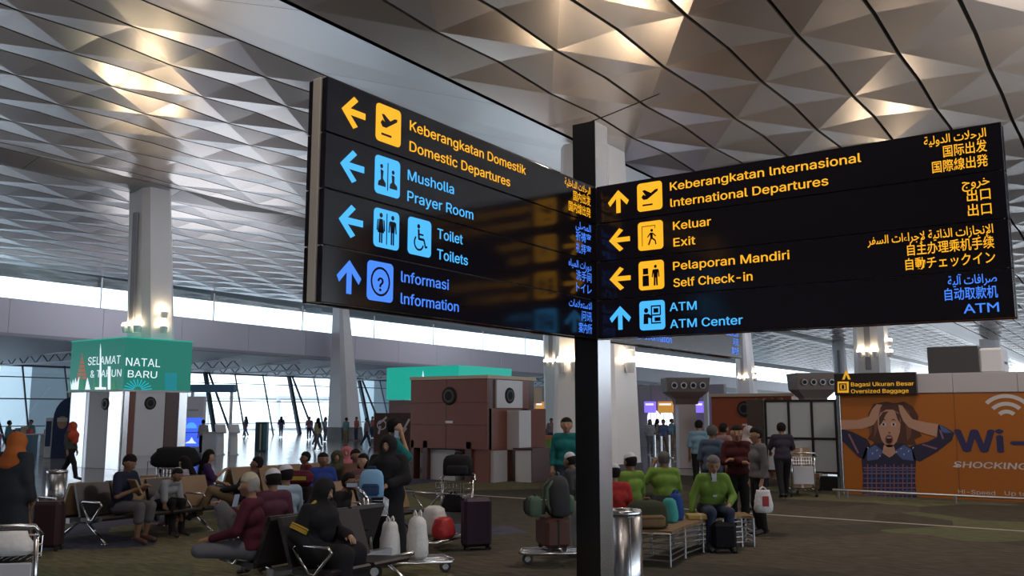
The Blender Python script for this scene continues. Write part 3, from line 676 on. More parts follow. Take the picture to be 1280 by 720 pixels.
# ------------------------------------------------------------------ figures: implicit surface meshed as one continuous body
def nets(fn, lo, hi, v):
    lo = np.array(lo); hi = np.array(hi); n = np.ceil((hi - lo) / v).astype(int) + 1
    ax = [lo[i] + v * np.arange(n[i]) for i in range(3)]
    P = np.stack(np.meshgrid(*ax, indexing='ij'), -1).astype(np.float32)
    Fv = fn(P.reshape(-1, 3)).reshape(n); S_ = Fv < 0
    c = [S_[i:n[0] - 1 + i, j:n[1] - 1 + j, k:n[2] - 1 + k] for i in (0, 1) for j in (0, 1) for k in (0, 1)]
    cnt = sum(x.astype(np.int8) for x in c); mask = (cnt > 0) & (cnt < 8)
    idx = -np.ones(mask.shape, int); cells = np.argwhere(mask); idx[mask] = np.arange(len(cells))
    acc = np.zeros((len(cells), 3)); num = np.zeros(len(cells)); offs = [(i, j, k) for i in (0, 1) for j in (0, 1) for k in (0, 1)]
    for a in offs:
        for d in range(3):
            if a[d]: continue
            b = list(a); b[d] = 1
            fa = Fv[cells[:, 0] + a[0], cells[:, 1] + a[1], cells[:, 2] + a[2]]; fb = Fv[cells[:, 0] + b[0], cells[:, 1] + b[1], cells[:, 2] + b[2]]
            x = (fa < 0) != (fb < 0); t = np.where(x, fa / np.where(x, fa - fb, 1), 0)
            p = np.array(a, float) + np.zeros((len(cells), 3)); p[:, d] += t
            acc += p * x[:, None]; num += x
    V = lo + (cells + acc / num[:, None]) * v
    quads = []
    for d in range(3):
        e, f = [(1, 2), (2, 0), (0, 1)][d]
        sa = [slice(None)] * 3; sb = [slice(None)] * 3; sa[d] = slice(0, -1); sb[d] = slice(1, None)
        A = S_[tuple(sa)]; B = S_[tuple(sb)]; E = np.argwhere(A != B)
        E = E[(E[:, e] > 0) & (E[:, f] > 0) & (E[:, e] < mask.shape[e]) & (E[:, f] < mask.shape[f])]
        if not len(E): continue
        fl = A[E[:, 0], E[:, 1], E[:, 2]]
        def I(de, df):
            q = E.copy(); q[:, e] -= de; q[:, f] -= df; return idx[q[:, 0], q[:, 1], q[:, 2]]
        Q = np.stack([I(1, 1), I(0, 1), I(0, 0), I(1, 0)], 1); Q[~fl] = Q[~fl][:, ::-1]; quads.append(Q)
    return V, (np.concatenate(quads) if quads else np.zeros((0, 4), int))
def sdf(prims, k=.03, clips=(), cuts=()):
    def fn(P):
        D = None
        for pr in prims:
            a = np.array(pr[0], np.float32); b = np.array(pr[1], np.float32); ab = b - a; L2 = float(ab @ ab) + 1e-9
            t = np.clip(((P - a) @ ab) / L2, 0, 1); q = P - a - t[:, None] * ab
            d = np.sqrt((q * q).sum(1)) - (pr[2] + t * (pr[3] - pr[2]))
            for cl in pr[4:]: d = np.maximum(d, (P - np.array(cl[0], np.float32)) @ np.array(cl[1], np.float32))
            if D is None: D = d
            else: h = np.clip(.5 + .5 * (D - d) / k, 0, 1); D = D + (d - D) * h - k * h * (1 - h)
        for c in cuts: D = np.maximum(D, c(P))
        for p0, nn in clips: D = np.maximum(D, (P - np.array(p0, np.float32)) @ np.array(nn, np.float32))
        return D
    return fn
def blob(name, prims, m, parent, v=.02, k=.03, clips=(), cuts=(), extra=None, mats=None):
    pts = np.array([p[i] for p in prims for i in (0, 1)]); r = max(max(p[2], p[3]) for p in prims) + 2 * v
    V, Q = nets(sdf(prims, k, clips, cuts), pts.min(0) - r, pts.max(0) + r, v)
    mb = MB(); mb.v = [tuple(x) for x in V.tolist()]; mb.f = [tuple(q) for q in Q.tolist()]; mb.m = [0] * len(mb.f)
    if extra: extra(mb)
    return mb.build(name, mats or m, parent, True)
SKIN = {'a': (.33, .17, .10), 'b': (.24, .12, .075), 'c': (.42, .25, .17)}
def rot(v, pitch, yaw):
    x, y, z = v; y, z = y * math.cos(pitch) + z * math.sin(pitch), z * math.cos(pitch) - y * math.sin(pitch)    # pitch>0 looks down
    return (x * math.cos(yaw) - y * math.sin(yaw), x * math.sin(yaw) + y * math.cos(yaw), z)
def person(label, px, d, face, pose='stand', h=1.70, skin='b', shirt=None, sleeve=1., pants=None, leg=1., hair='short', hairc=(.012, .01, .01), cap=None, robe=None, hijab=None,
           J=None, lean=0., hp=0., hy=0., v=.02, hem=-.02, shoes=(.03, .025, .025), xy=None, z0=.012, build=1., fingers=True, group=None, wide=1., seat=.45, band=None):
    s = h / 1.72; X, Y = xy or G(px, d)
    t = thing('person', label, 'person', (X, Y, z0), YAW - math.radians(face), group); t.scale = (s, s, s)
    sit = pose == 'sit'; pz = seat / s + .10 if sit else .93
    R = lambda v_: (v_[0], v_[1] * math.cos(lean) + v_[2] * math.sin(lean), v_[2] * math.cos(lean) - v_[1] * math.sin(lean))
    def up(x, y, z): q = R((x, y, z)); return (q[0], q[1], pz + q[2])
    j = {}
    j['pel'] = (0, 0, pz); j['waist'] = up(0, 0, .14); j['chest'] = up(0, .01, .32); j['neck'] = up(0, .0, .50); hc = up(0, .035, .665); j['head'] = hc
    for sd, q in ((-1, 'L'), (1, 'R')):
        j['sh' + q] = up(sd * .185, 0, .455)
        if sit:
            j['el' + q] = up(sd * .25, .04, .19); j['wr' + q] = (sd * .13, .34, pz + .12); j['hip' + q] = (sd * .09, .02, pz - .01)
            j['kn' + q] = (sd * .13, .44, pz + .0); j['an' + q] = (sd * .13, .45, .09)
        else:
            j['el' + q] = up(sd * .235, -.02, .18); j['wr' + q] = up(sd * .25, .05, -.06); j['hip' + q] = (sd * .09, 0, .90)
            st = (.16 if sd > 0 else -.16) if pose == 'walk' else 0
            j['kn' + q] = (sd * .10, .04 + st, .50); j['an' + q] = (sd * .10, st * 1.9 - .02, .09 + (.05 if st < 0 else 0))
    if J: j.update(J)
    for q in 'LR':
        if 'toe' + q not in j: a = j['an' + q]; k_ = j['kn' + q]; j['toe' + q] = (a[0] + (.02 if q == 'R' else -.02), a[1] + .16, a[2] - .045)
    A = lambda a, b, f: tuple(a[i] + (b[i] - a[i]) * f for i in range(3))
    W = wide
    H = lambda x, y, z: tuple(hc[i] + rot((x, y, z), hp, hy)[i] for i in range(3))
    torso = [((-.07 * W, *j['pel'][1:]), (.07 * W, *j['pel'][1:]), .115 * W, .115 * W), ((-.05 * W, *j['waist'][1:]), (.05 * W, *j['waist'][1:]), .105 * W, .105 * W),
             ((-.085 * W, *j['chest'][1:]), (.085 * W, *j['chest'][1:]), .100 * W, .100 * W), (A(j['shL'], j['neck'], .25), A(j['shR'], j['neck'], .25), .062, .062),
             (j['waist'], j['chest'], .108 * W, .106 * W), (j['pel'], j['waist'], .115 * W, .105 * W)]
    arms = {q: [(j['sh' + q], j['el' + q], .052, .040), (j['el' + q], j['wr' + q], .040, .026)] for q in 'LR'}
    legs = {q: [(j['hip' + q], j['kn' + q], .088, .056), (j['kn' + q], A(j['kn' + q], j['an' + q], .4), .054, .052), (A(j['kn' + q], j['an' + q], .4), j['an' + q], .052, .034), (j['an' + q], j['toe' + q], .036, .028)] for q in 'LR'}
    hands = []; fing = []
    for q, sd in (('L', -1), ('R', 1)):
        w = Vector(j['wr' + q]); dv = (w - Vector(j['el' + q])).normalized(); pm = w + dv * .075
        hands.append((tuple(w), tuple(pm), .026, .034)); fing.append((pm, dv, sd))
    head = [(H(0, -.012, .022), H(0, .012, -.01), .094, .084), (H(0, .012, -.01), H(0, .048, -.072), .074, .044), (H(-.03, 0, .0), H(.03, 0, .0), .07, .07),
            (H(0, .09, .0), H(0, .112, -.028), .010, .016), (H(.088, -.01, .005), H(.09, -.012, -.025), .016, .013), (H(-.088, -.01, .005), H(-.09, -.012, -.025), .016, .013)]
    neck = [(j['neck'], H(0, -.015, -.05), .056, .052)]
    m_sk = mat('skin_' + skin, SKIN[skin], .55, 0, 0, .06, 6)
    m_eye = mat('eye_dark', (.02, .015, .012), .3); m_lip = mat('lip_tone', (.22, .07, .06), .5)
    def extra(mb):
        for sd in (-1, 1):
            c = H(sd * .033, .083, .008); mb.lathe([(.002, -.009), (.010, -.005), (.012, 0), (.010, .005), (.002, .009)], c, 8, 1)
            mb.tube([H(sd * .018, .094, .030), H(sd * .034, .092, .035), H(sd * .05, .083, .029)], .004, 5, 1)
        mb.tube([H(-.022, .086, -.060), H(0, .094, -.058), H(.022, .086, -.060)], .006, 6, 2)
        if fingers:
            for pm, dv, sd in fing:
                side = dv.cross(Vector((0, 0, 1))); side = side.normalized() if side.length > .2 else Vector((1, 0, 0))
                nr = side.cross(dv).normalized()
                for k, (o_, L_) in enumerate(((-.027, .062), (-.009, .074), (.009, .070), (.027, .056))):
                    b0 = pm + side * o_ + dv * .012; b1 = b0 + dv * L_ * .5 - nr * .008; b2 = b1 + dv * L_ * .38 - nr * .026; b3 = b2 + dv * L_ * .15 - nr * .018
                    mb.tube([b0, b1, b2, b3], [.0095, .009, .008, .006], 6, 0)
                b0 = pm - side * .028 * sd - dv * .04; b1 = b0 - side * .022 * sd + dv * .028 - nr * .01; mb.tube([b0, b1, b1 + dv * .026 - nr * .012], [.012, .010, .007], 6, 0)
    allp = torso + arms['L'] + arms['R'] + legs['L'] + legs['R'] + hands + head + neck
    blob('body', allp, m_sk, t, v, .022, extra=extra, mats=[m_sk, m_eye, m_lip])
    inf = lambda L_, e: [(p[0], p[1], p[2] + e, p[3] + e) + tuple(p[4:]) for p in L_]
    if pants:
        P = inf(torso[:1], .012)
        for q in 'LR':
            l = legs[q]; P += inf(l[:1], .022)
            if leg >= 1: P += [(l[1][0], l[1][1], .072, .070), (l[2][0], A(l[2][0], l[2][1], .97), .070, .060)]
            elif leg > .55: P += [(l[1][0], l[1][1], .078, .080)]
        blob('trousers' if leg >= 1 else 'shorts', P, pants, t, v, .02, clips=[(up(0, 0, .10), R((0, 0, 1)))] if not sit else ())
    if shirt:
        P = inf(torso[0:], .020)
        for q in 'LR':
            a = arms[q]
            if sleeve <= .5:
                f = sleeve * 2; e = A(a[0][0], a[0][1], f); P.append((a[0][0], e, .068, .068))
            else:
                f = (sleeve - .5) * 2 * .96; P += inf(a[:1], .017); P.append((a[1][0], A(a[1][0], a[1][1], f), .056, .044))
        hm = up(0, 0, hem)
        blob('shirt', P, shirt, t, v, .025, clips=[(hm, tuple(-x for x in R((0, 0, 1)))), (A(j['neck'], hc, .22), (0, 0, 1))])
    if band:
        d_ = R((0, 0, 1))
        blob('patterned_hem', inf(torso, .027), mat('batik_hem', (.03, .03, .035), .8, 0, 0, .9, 40), t, v, .025, clips=[(up(0, 0, band[0]), tuple(-x for x in d_)), (up(0, 0, band[1]), d_)])
    if robe:
        P = inf(torso, .035)
        for q in 'LR': P += inf(arms[q][:1], .035) + [(arms[q][1][0], arms[q][1][1], .075, .075)]
        if sit:
            for q in 'LR': P += inf(legs[q][:1], .05) + [(j['kn' + q], (j['an' + q][0], j['an' + q][1], .08), .12, .10)]
            P += [((-.1, .42, pz - .02), (.1, .42, pz - .02), .09, .09), ((-.08, .44, .12), (.08, .44, .12), .10, .10), ((0, .2, pz), (0, .42, .3), .1, .12)]
        else:
            for f in (-1, 1): P += [((f * .05, 0, .92), (f * .12, .02, .12), .15, .17)]
            P += [((0, 0, .9), (0, .04, .12), .16, .19)]
        blob('robe', P, robe, t, v, .05, clips=[((0, 0, .04), (0, 0, -1)), (A(j['neck'], hc, .2), (0, 0, 1))])
    if hijab:
        P = inf(head[:3], .020) + [(H(0, -.02, .0), j['neck'], .10, .12), (j['neck'], up(0, .02, .40), .13, .20), (up(-.1, .02, .38), up(.1, .02, .38), .15, .15), (up(0, .06, .42), up(0, .09, .24), .13, .13)]
        fc = np.array(H(0, .125, -.012), np.float32)
        blob('headscarf', P, hijab, t, v * .8, .04, cuts=[lambda Q: .068 - np.sqrt((((Q - fc) * np.array((1.12, 1, .88), np.float32)) ** 2).sum(1))])
    elif hair and hair != 'bald':
        M_h = mat('hair_%d' % int(hairc[0] * 1000), hairc, .75, 0, 0, .2, 30, .2, .15)
        yv = np.array(rot((0, 1, 0), hp, hy), np.float32); zv = np.array(rot((0, 0, 1), hp, hy), np.float32); hcn = np.array(hc, np.float32)
        P = [(H(0, -.018, .035), H(0, -.005, .01), .104, .098), (H(0, -.02, -.03), H(0, -.02, .0), .088, .09)]
        zf, yf = (.052, .012) if hair != 'thin' else (.060, -.01)
        if hair == 'long': P += [(H(0, -.05, .0), up(0, -.09, .34), .085, .09), (H(-.06, -.01, -.02), up(-.09, 0, .40), .05, .04), (H(.06, -.01, -.02), up(.09, .0, .40), .05, .04)]
        zlo = -.06 if hair != 'long' else -9
        def cut(Q): y = (Q - hcn) @ yv; z = (Q - hcn) @ zv; return np.maximum(np.minimum(y - yf, zf - z), zlo - z)
        blob('hair', P, M_h, t, v * .75, .02, cuts=[cut])
    if cap:
        zv = rot((0, 0, 1), hp, hy)
        P = [(H(0, -.016, .03), H(0, -.012, .055), .107, .100)]
        blob('cap', P, cap, t, v * .7, .02, clips=[(H(0, 0, .040), tuple(-x for x in zv))])
    if shoes:
        mshoe = mat('shoe_%d_%d_%d' % tuple(int(c * 99) for c in shoes), shoes, .5)
        for q in 'LR': blob('shoe', [(A(j['an' + q], j['toe' + q], -.25), j['toe' + q], .045, .042)], mshoe, t, .018, .02, clips=[((0, 0, j['an' + q][2] + .03), (0, 0, 1))])
    return t

# ------------------------------------------------------------------ flat printed artwork on real faces
UP = (0, 0, 1)
def faceM(axis, c, off=.004): return (lambda u, z, lay=0: (frame((c + off + lay * .0015, 0, 0), (0, 1, 0), UP) if axis == 'X' else frame((0, c - off - lay * .0015, 0), (1, 0, 0), UP)) @ Matrix.Translation((u, z, 0)))
def pxy(axis, c, x, y): p = onX(x, y, c) if axis == 'X' else onY(x, y, c); return (p[1] if axis == 'X' else p[0], p[2])
def flat(axis, c, polys, m, lay, parent, name, t=.001):
    mb = MB(); M = faceM(axis, c)(0, 0, lay)
    for P in polys: mb.prism([pxy(axis, c, *q) for q in P], M, t)
    return mb.build(name, m, parent)
def ftext(axis, c, body, x0, yb, x1, capx, m, lay, parent, bold=.012, sl=0, name='lettering'):
    a = pxy(axis, c, x0, yb); b = pxy(axis, c, x1, yb); cap = pxy(axis, c, x0, yb - capx)[1] - a[1]
    M = faceM(axis, c)(a[0], a[1], lay)
    if sl: M = M @ Matrix(((1, sl, 0, 0), (0, 1, 0, 0), (0, 0, 1, 0), (0, 0, 0, 1)))
    return lettering(body, m, M, cap, b[0] - a[0], parent, bold, name=name)
def R4(x0, y0, x1, y1): return [(x0, y1), (x1, y1), (x1, y0), (x0, y0)]

# green bannered kiosk round the left column
KX, KY = -29.54, 18.46
k2 = thing('kiosk', 'kiosk topped by green Selamat Natal banner and clad in steel, brown and white', 'kiosk', (0, 0, 0), 0, 'brown and white kiosks')
kx0, ky1 = -32.95, 21.1
MB().box(kx0, KX, KY, ky1, 0, 2.74).build('body', mat('pale_clad', (.60, .61, .66), .4), k2)
def strip(axis, c, px0, px1, m, nm, z0=.0, z1=2.74, d=.04):
    a = pxy(axis, c, px0, 515)[0]; b = pxy(axis, c, px1, 515)[0]
    mb = MB(); mb.bbox(c, c + d, a, b, z0, z1, .006) if axis == 'X' else mb.bbox(a, b, c - d, c, z0, z1, .006)
    return mb.build(nm, m, k2)
strip('Y', KY, 89, 108, M_STEEL, 'steel_panel'); strip('Y', KY, 108.5, 112, M_STEELD, 'steel_trim'); strip('Y', KY, 112, 136, M_BROWND, 'brown_panel'); strip('Y', KY, 136.5, 153, M_STEEL, 'steel_panel')
strip('X', KX, 153.5, 160, M_STEEL, 'steel_panel'); strip('X', KX, 160.5, 167.5, M_BROWN, 'brown_panel'); w_ = strip('X', KX, 168, 205, M_WHITE, 'white_panel', .45); strip('X', KX, 205.5, 222, M_BROWND, 'brown_panel'); strip('X', KX, 222.5, 232.5, M_STEEL, 'steel_panel')
def speaker(axis, c, px, py, r, parent):
    u, z = pxy(axis, c, px, py); n = Vector((1, 0, 0)) if axis == 'X' else Vector((0, -1, 0)); o = Vector((c, u, z)) if axis == 'X' else Vector((u, c, z))
    g_ = MB().cyl(o + n * .03, o + n * .07, r, r * .94, 28).build('round_grille', M_BLACK, parent)
    MB().cyl(o + n * .07, o + n * .075, r * .72, r * .72, 24).build('grille_ring', mat('grille_grey', (.06, .06, .065), .5), g_); MB().cyl(o + n * .075, o + n * .08, r * .5, r * .45, 20).build('grille_centre', M_BLACK, g_)
speaker('X', KX, 187, 504, .24, k2); speaker('Y', KY, 133, 505, .22, k2)
M_LED = mat('green_led_panel', (.0, .12, .09), .4, 0, .42, ecol=(.0, .22, .16))
M_LEDC = mat('cyan_led', (.0, .3, .4), .4, 0, .8, ecol=(.02, .42, .52)); M_LEDW = mat('white_led', (.7, .8, .85), .4, 0, .8, ecol=(.68, .78, .85))
M_LEDT = mat('teal_led', (0, .3, .25), .4, 0, .6, ecol=(.0, .36, .27)); M_LEDR = mat('red_led', (.4, .1, .06), .4, 0, .5, ecol=(.32, .09, .06)); M_LEDG = mat('leaf_led', (.0, .2, .08), .4, 0, .5, ecol=(0, .20, .07))
bn = MB().box(kx0 - .06, KX + .06, KY - .06, ky1 + .06, 2.78, 4.62).build('led_banner', M_LED, k2)
MB().box(kx0 - .1, KX + .1, KY - .1, ky1 + .1, 2.72, 2.78).build('banner_sill', M_WHITE, k2); MB().box(kx0 - .08, KX + .08, KY - .08, ky1 + .08, 4.62, 4.66).build('banner_cap', M_LEDT, k2)
bx, by = KX + .06, KY - .06
ftext('Y', by, 'SELAMAT', 110, 456.5, 150.5, 14, M_LEDW, 2, bn, .0); ftext('Y', by, '& TAHUN', 113, 472, 151.5, 12.5, M_LEDW, 2, bn, .0)
ftext('X', bx, 'NATAL', 157, 457, 200, 14.5, M_LEDW, 2, bn, .0); ftext('X', bx, 'BARU', 159.5, 471.5, 196, 12.5, M_LEDW, 2, bn, .0)
flat('Y', by, [[(96, 474), (109, 474), (103, 441)]], M_LEDR, 1, bn, 'tree_print'); flat('Y', by, [R4(97 + k * .9, 471 - k * 5, 108 - k * .9, 469.6 - k * 5) for k in range(6)], M_LEDG, 2, bn, 'tree_stripes')
flat('Y', by, [[(124.4, 486), (127.4, 486), (126.6, 437), (125.2, 437)], [(125.2, 437), (126.6, 437), (125.9, 429)], R4(119, 484, 133, 487), R4(135, 458, 138.5, 487)], M_LEDW, 3, bn, 'monument_print')
flat('Y', by, [[(89, 487), (98, 487), (99.5, 470), (96, 479), (94.5, 472), (93, 480), (91.5, 474), (90, 482), (88.5, 476)], [(106.5, 487), (113, 487), (111, 478), (109.6, 472), (108, 478)]], M_LEDW, 2, bn, 'dome_print')
flat('Y', by, [[(99, 487), (106, 487), (102.5, 468)], [(115, 487), (122, 487), (118.5, 470)], [(139.5, 487), (146, 487), (143, 471)]], M_LEDG, 2, bn, 'small_tree_print')
cx_, cy_ = 172, 488
flat('X', bx, [[(cx_ + 5 * math.cos(a) - .4 * math.sin(a), cy_ - 5 * math.sin(a) - .4 * math.cos(a)), (cx_ + 5 * math.cos(a) + .4 * math.sin(a), cy_ - 5 * math.sin(a) + .4 * math.cos(a)), (cx_ + 18 * math.cos(a) + .5 * math.sin(a), cy_ - 14 * math.sin(a) + .5 * math.cos(a)), (cx_ + 18 * math.cos(a) - .5 * math.sin(a), cy_ - 14 * math.sin(a) - .5 * math.cos(a))] for a in [PI * (k + .5) / 11 for k in range(11)]], M_LEDC, 2, bn, 'firework_print')
flat('X', bx, [R4(206, 466, 221, 488)], mat('teal_block_led', (0, .2, .25), .4, 0, .5, ecol=(0, .22, .26)), 1, bn, 'gift_print')

# brown kiosk in the middle
k1 = thing('kiosk', 'plain brown kiosk with two round black grilles behind the luggage trolleys', 'kiosk', (0, 0, 0), 0, 'brown and white kiosks')
Y1 = 20.9; X1 = -15.34
MB().box(-18.25, X1 - .05, Y1 + .05, 23.4, .93, 2.96).build('core', M_BROWND, k1)
xs = [-18.25, -16.85, X1]; zs = [.93, 1.62, 2.27, 2.96]
for i in range(2):
    for j in range(3): MB().bbox(xs[i] + .006, xs[i + 1] - .006, Y1, Y1 + .05, zs[j] + .006, zs[j + 1] - .006, .004).build('brown_panel', M_BROWN, k1)
MB().box(-18.28, X1 + .03, Y1 - .03, 23.4, 2.96, 3.06).build('cornice', M_CREAM, k1)
p_ = lambda px, py: onX(px, py, X1 - .02)
MB().bbox(X1 - .05, X1, 20.95, 21.1, .93, 2.96, .004).build('corner_post', M_BROWND, k1)
a, b = p_(619.5, 500), p_(652, 500)
MB().bbox(X1 - .05, X1 + .02, a[1], b[1], 2.12, 2.93, .004).build('white_panel', M_WHITE, k1); speaker('X', X1 - .02, 635.5, 494.5, .24, k1)
MB().bbox(X1 - .05, X1, b[1], b[1] + .35, 1.9, 2.96, .004).build('end_panel', M_BROWN, k1)
MB().bbox(-16.2, X1 + .0, 20.98, 24.0, 0, 2.10, .004).build('side_body', M_BROWN, k1)
speaker('Y', Y1 + .03, 562.5, 495, .27, k1)
MB().box(*(lambda u, v: (u[0], v[0], Y1 - .012, Y1 + .001, u[1], v[1]))(pxy3 := (onY(557, 529, Y1)[0], onY(557, 529, Y1)[2]), (onY(566, 526, Y1)[0], onY(566, 526, Y1)[2]))).build('label_plate', M_WHITE, k1)
a, b = onX(649, 540, -14.9), onX(664, 540, -14.9)
MB().bbox(-15.34, -14.9, a[1], b[1], .9, 2.05, .01).build('side_cabinet', M_WHITE, k1)
for px0, px1 in ((534, 569), (589, 618)):
    u, v = onY(px0, 580, Y1 + .15)[0], onY(px1, 580, Y1 + .15)[0]; MB().bbox(u, v, Y1 + .15, Y1 + .8, 0.0, .90, .01).build('counter', mat('counter_grey', (.50, .49, .52), .5), k1)
for px0, px1 in ((513, 517), (528, 534), (582, 589)):
    u, v = onY(px0, 580, Y1)[0], onY(px1, 580, Y1)[0]; MB().bbox(u, v, Y1 + .0, Y1 + .3, 0.0, 1.16, .01).build('pilaster', M_BROWND, k1)
MB().box(-18.2, -15.4, Y1 + .6, 23.2, 0, .93).build('recess', M_BROWND, k1)
a, b = onY(644, 580, 21.7), onY(664, 580, 21.7)
MB().bbox(a[0], b[0], 21.7, 22.6, 0, .93, .01).build('counter', M_WHITE, k1); MB().bbox(b[0] + .005, b[0] + .03, 21.7, 22.7, 0, .93, .004).build('counter_side', M_BROWND, k1)
MB().box(a[0] - .05, b[0] + .08, 21.65, 22.7, .93, .97).build('countertop', M_BROWND, k1)
# further green banner behind the brown kiosk
g = G(560, 48)
t = thing('kiosk', 'distant kiosk whose bright green banner shows above the brown kiosk', 'kiosk', (g[0], g[1], 0), 0, 'brown and white kiosks')
MB().box(-2.2, 2.4, -2.2, 2.2, 0, 2.6).build('body', M_BROWN, t); bb = MB().box(-2.3, 2.5, -2.3, 2.3, 2.65, 4.3).build('led_banner', M_LEDT, t)
lt = MB(); lt.prism([(-.12, 3.4), (.12, 3.4), (.0, 4.1)], frame((.2, -2.31, 0), (1, 0, 0), UP), .01); lt.prism(rrect(-.1, 3.1, .1, 3.38, .03), frame((.2, -2.31, 0), (1, 0, 0), UP), .01); lt.build('emblem', M_LEDW, bb)
# partition walls to the right of it
PY = 24.4
k3 = thing('kiosk', 'orange brown kiosk wall with round grille behind the talking group', 'kiosk', (0, 0, 0), 0, 'brown and white kiosks')
KO = 29.0; a, b = onY(889, 500, KO)[0], onY(944, 500, KO)[0]; zt = onY(900, 496, KO)[2]
MB().box(a, b + 1.2, KO, KO + 3, 0, zt).build('body', mat('orange_brown_laminate', (.36, .085, .035), .45, 0, 0, .05, 3), k3); speaker('Y', KO - .03, 931, 511, .26, k3)
MB().box(a - .05, b + 1.3, KO - .1, KO + 3, zt, zt + .1).build('cornice', M_CREAM, k3)
u = pxy('Y', KO, 931, 531); MB().box(u[0] - .08, u[0] + .12, KO - .01, KO, u[1] - .03, u[1] + .03).build('label_plate', M_WHITE, k3)
for k in range(4): MB().bbox(b + .05 + k * .26, b + .15 + k * .26, KO - .18, KO - .02, 0, zt - .05, .01).build('slat', M_TAN, k3)
pw = thing('sliding_partition', 'black framed partition of frosted white panes behind the man with the trolley', 'partition', (0, 0, 0))
pxs = [958, 987, 1016, 1046]; M_FROST = mat('frosted_pane', (.50, .54, .57), .35)
zt = onY(1000, 501, PY)[2]; zm = onY(1000, 548, PY)[2]; zb = .42
for i in range(3):
    u, v = onY(pxs[i], 540, PY)[0], onY(pxs[i + 1], 540, PY)[0]
    for z0, z1 in ((zb, zm), (zm, zt)): MB().box(u + .02, v - .02, PY - .01, PY + .02, z0 + .02, z1 - .02).build('pane', M_FROST, pw)
mb = MB()
for i in range(4): u = onY(pxs[i], 540, PY)[0]; mb.box(u - .03, u + .03, PY - .04, PY + .04, 0.01, zt + .03)
u, v = onY(pxs[0], 540, PY)[0], onY(pxs[3], 540, PY)[0]
for z in (zb, zm, zt): mb.box(u, v, PY - .035, PY + .035, z - .03, z + .03)
mb.build('frame', M_BLACK, pw)
MB().box(u - .5, u - .05, PY - .1, PY + .1, .01, zt + .04).build('dark_pilaster', mat('dark_wood', (.05, .03, .025), .5), pw)
t = thing('crate', 'low tan wooden crate at the foot of the frosted partition', 'crate', (0, 0, 0)); a = onY(1001, 605, PY - .5); b = onY(1026, 605, PY - .5)
for k in range(3): MB().bbox(a[0], b[0], PY - .6, PY - .3, .03 + k * .14, .15 + k * .14, .01).build('board', M_TAN, t)
MB().box(b[0] + .02, b[0] + .45, PY - .6, PY - .3, .012, .36).build('dark_box', M_BLACK, t)

# orange advert wall
WY = 22.57
aw = bpy.data.objects.new('wall_right', None); col.objects.link(aw); aw['kind'] = 'structure'
x0 = -6.03; M_OR = mat('orange_print', (.40, .125, .018), .45); M_WB = mat('white_band_panel', (.52, .49, .52), .5)
MB().box(x0, 6.0, WY + .03, WY + 1.0, 0, 2.86).build('wall_core', mat('wall_core_grey', (.3, .3, .3), .7), aw)
seams = [x0 + .08, onY(1192, 500, WY)[0], onY(1192, 500, WY)[0] + 2.55, 6.0]
for i in range(3): MB().bbox(seams[i] + .004, seams[i + 1] - .004, WY, WY + .03, .06, 2.43, .003).build('poster_panel', M_OR, aw)
MB().bbox(x0, x0 + .07, WY - .03, WY + .03, 0, 2.43, .004).build('edge_trim', M_STEEL, aw)
bs = [-4.2, onY(1191, 480, WY)[0], onY(1272, 480, WY)[0], onY(1272, 480, WY)[0] + 1.6, 6.0]
for i in range(4): MB().bbox(bs[i] + .004, bs[i + 1] - .004, WY - .02, WY + .03, 2.44, 2.88, .004).build('band_panel', M_WB, aw)
MB().box(x0, 6.0, WY - .02, WY + .03, .0, .055).build('kick_plate', M_STEEL, aw)
M_POSK = mat('print_skin', (.50, .28, .20), .6); M_POHR = mat('print_hair', (.085, .030, .022), .6); M_PONV = mat('print_navy', (.022, .020, .055), .6); M_POPK = mat('print_mauve', (.28, .13, .20), .6); M_POBL = mat('print_blue', (.08, .12, .30), .6); M_POLT = mat('print_pale', (.62, .56, .56), .6); M_PODK = mat('print_dark', (.03, .01, .01), .6); M_POBR = mat('print_hair_highlight', (.17, .07, .045), .6)
po = MB().box(x0 + .1, seams[1] - .03, WY - .004, WY - .001, .08, 2.40).build('photo_print', M_OR, aw)
F = lambda polys, m, lay, nm: flat('Y', WY - .004, polys, m, lay, po, nm)
F([[(1092, 505), (1108, 502), (1118, 504), (1130, 502), (1141, 508), (1148, 520), (1147, 534), (1152, 545), (1143, 549), (1146, 557), (1135, 556), (1133, 562), (1094, 562), (1092, 552), (1085, 549), (1088, 540), (1083, 530), (1086, 516)]], M_POHR, 1, 'hair_print')
F([[(1094, 520), (1098, 508), (1102, 512), (1099, 524), (1096, 540), (1092, 548)], [(1128, 508), (1136, 514), (1140, 528), (1139, 544), (1134, 552), (1133, 536), (1130, 520)], [(1086, 530), (1089, 524), (1090, 540), (1087, 546)]], M_POBR, 2, 'hair_highlight_print')
F([[(1078, 622), (1079, 596), (1077, 575), (1082, 560), (1094, 554), (1128, 554), (1140, 560), (1145, 575), (1144, 600), (1146, 622)],
   [(1051, 536), (1066, 540), (1084, 549), (1088, 556), (1080, 574), (1074, 572), (1056, 554), (1051, 550)],
   [(1170, 529), (1182, 534), (1193, 541), (1190, 550), (1172, 564), (1150, 577), (1142, 574), (1138, 558), (1160, 552), (1172, 546)]], M_PONV, 2, 'plaid_shirt_print')
F([R4(1079, y, 1145, y + 1.6) for y in (584, 591, 603, 609, 617)] + [R4(x, 580, x + 1.3, 622) for x in (1084, 1095, 1106, 1117, 1128, 1139)] + [[(1152, 556), (1154, 555), (1172, 560), (1170, 562)], [(1172, 532), (1174, 531), (1180, 548), (1178, 549)], [(1060, 543), (1062, 542), (1074, 566), (1072, 567)]], M_POPK, 3, 'plaid_line_print')
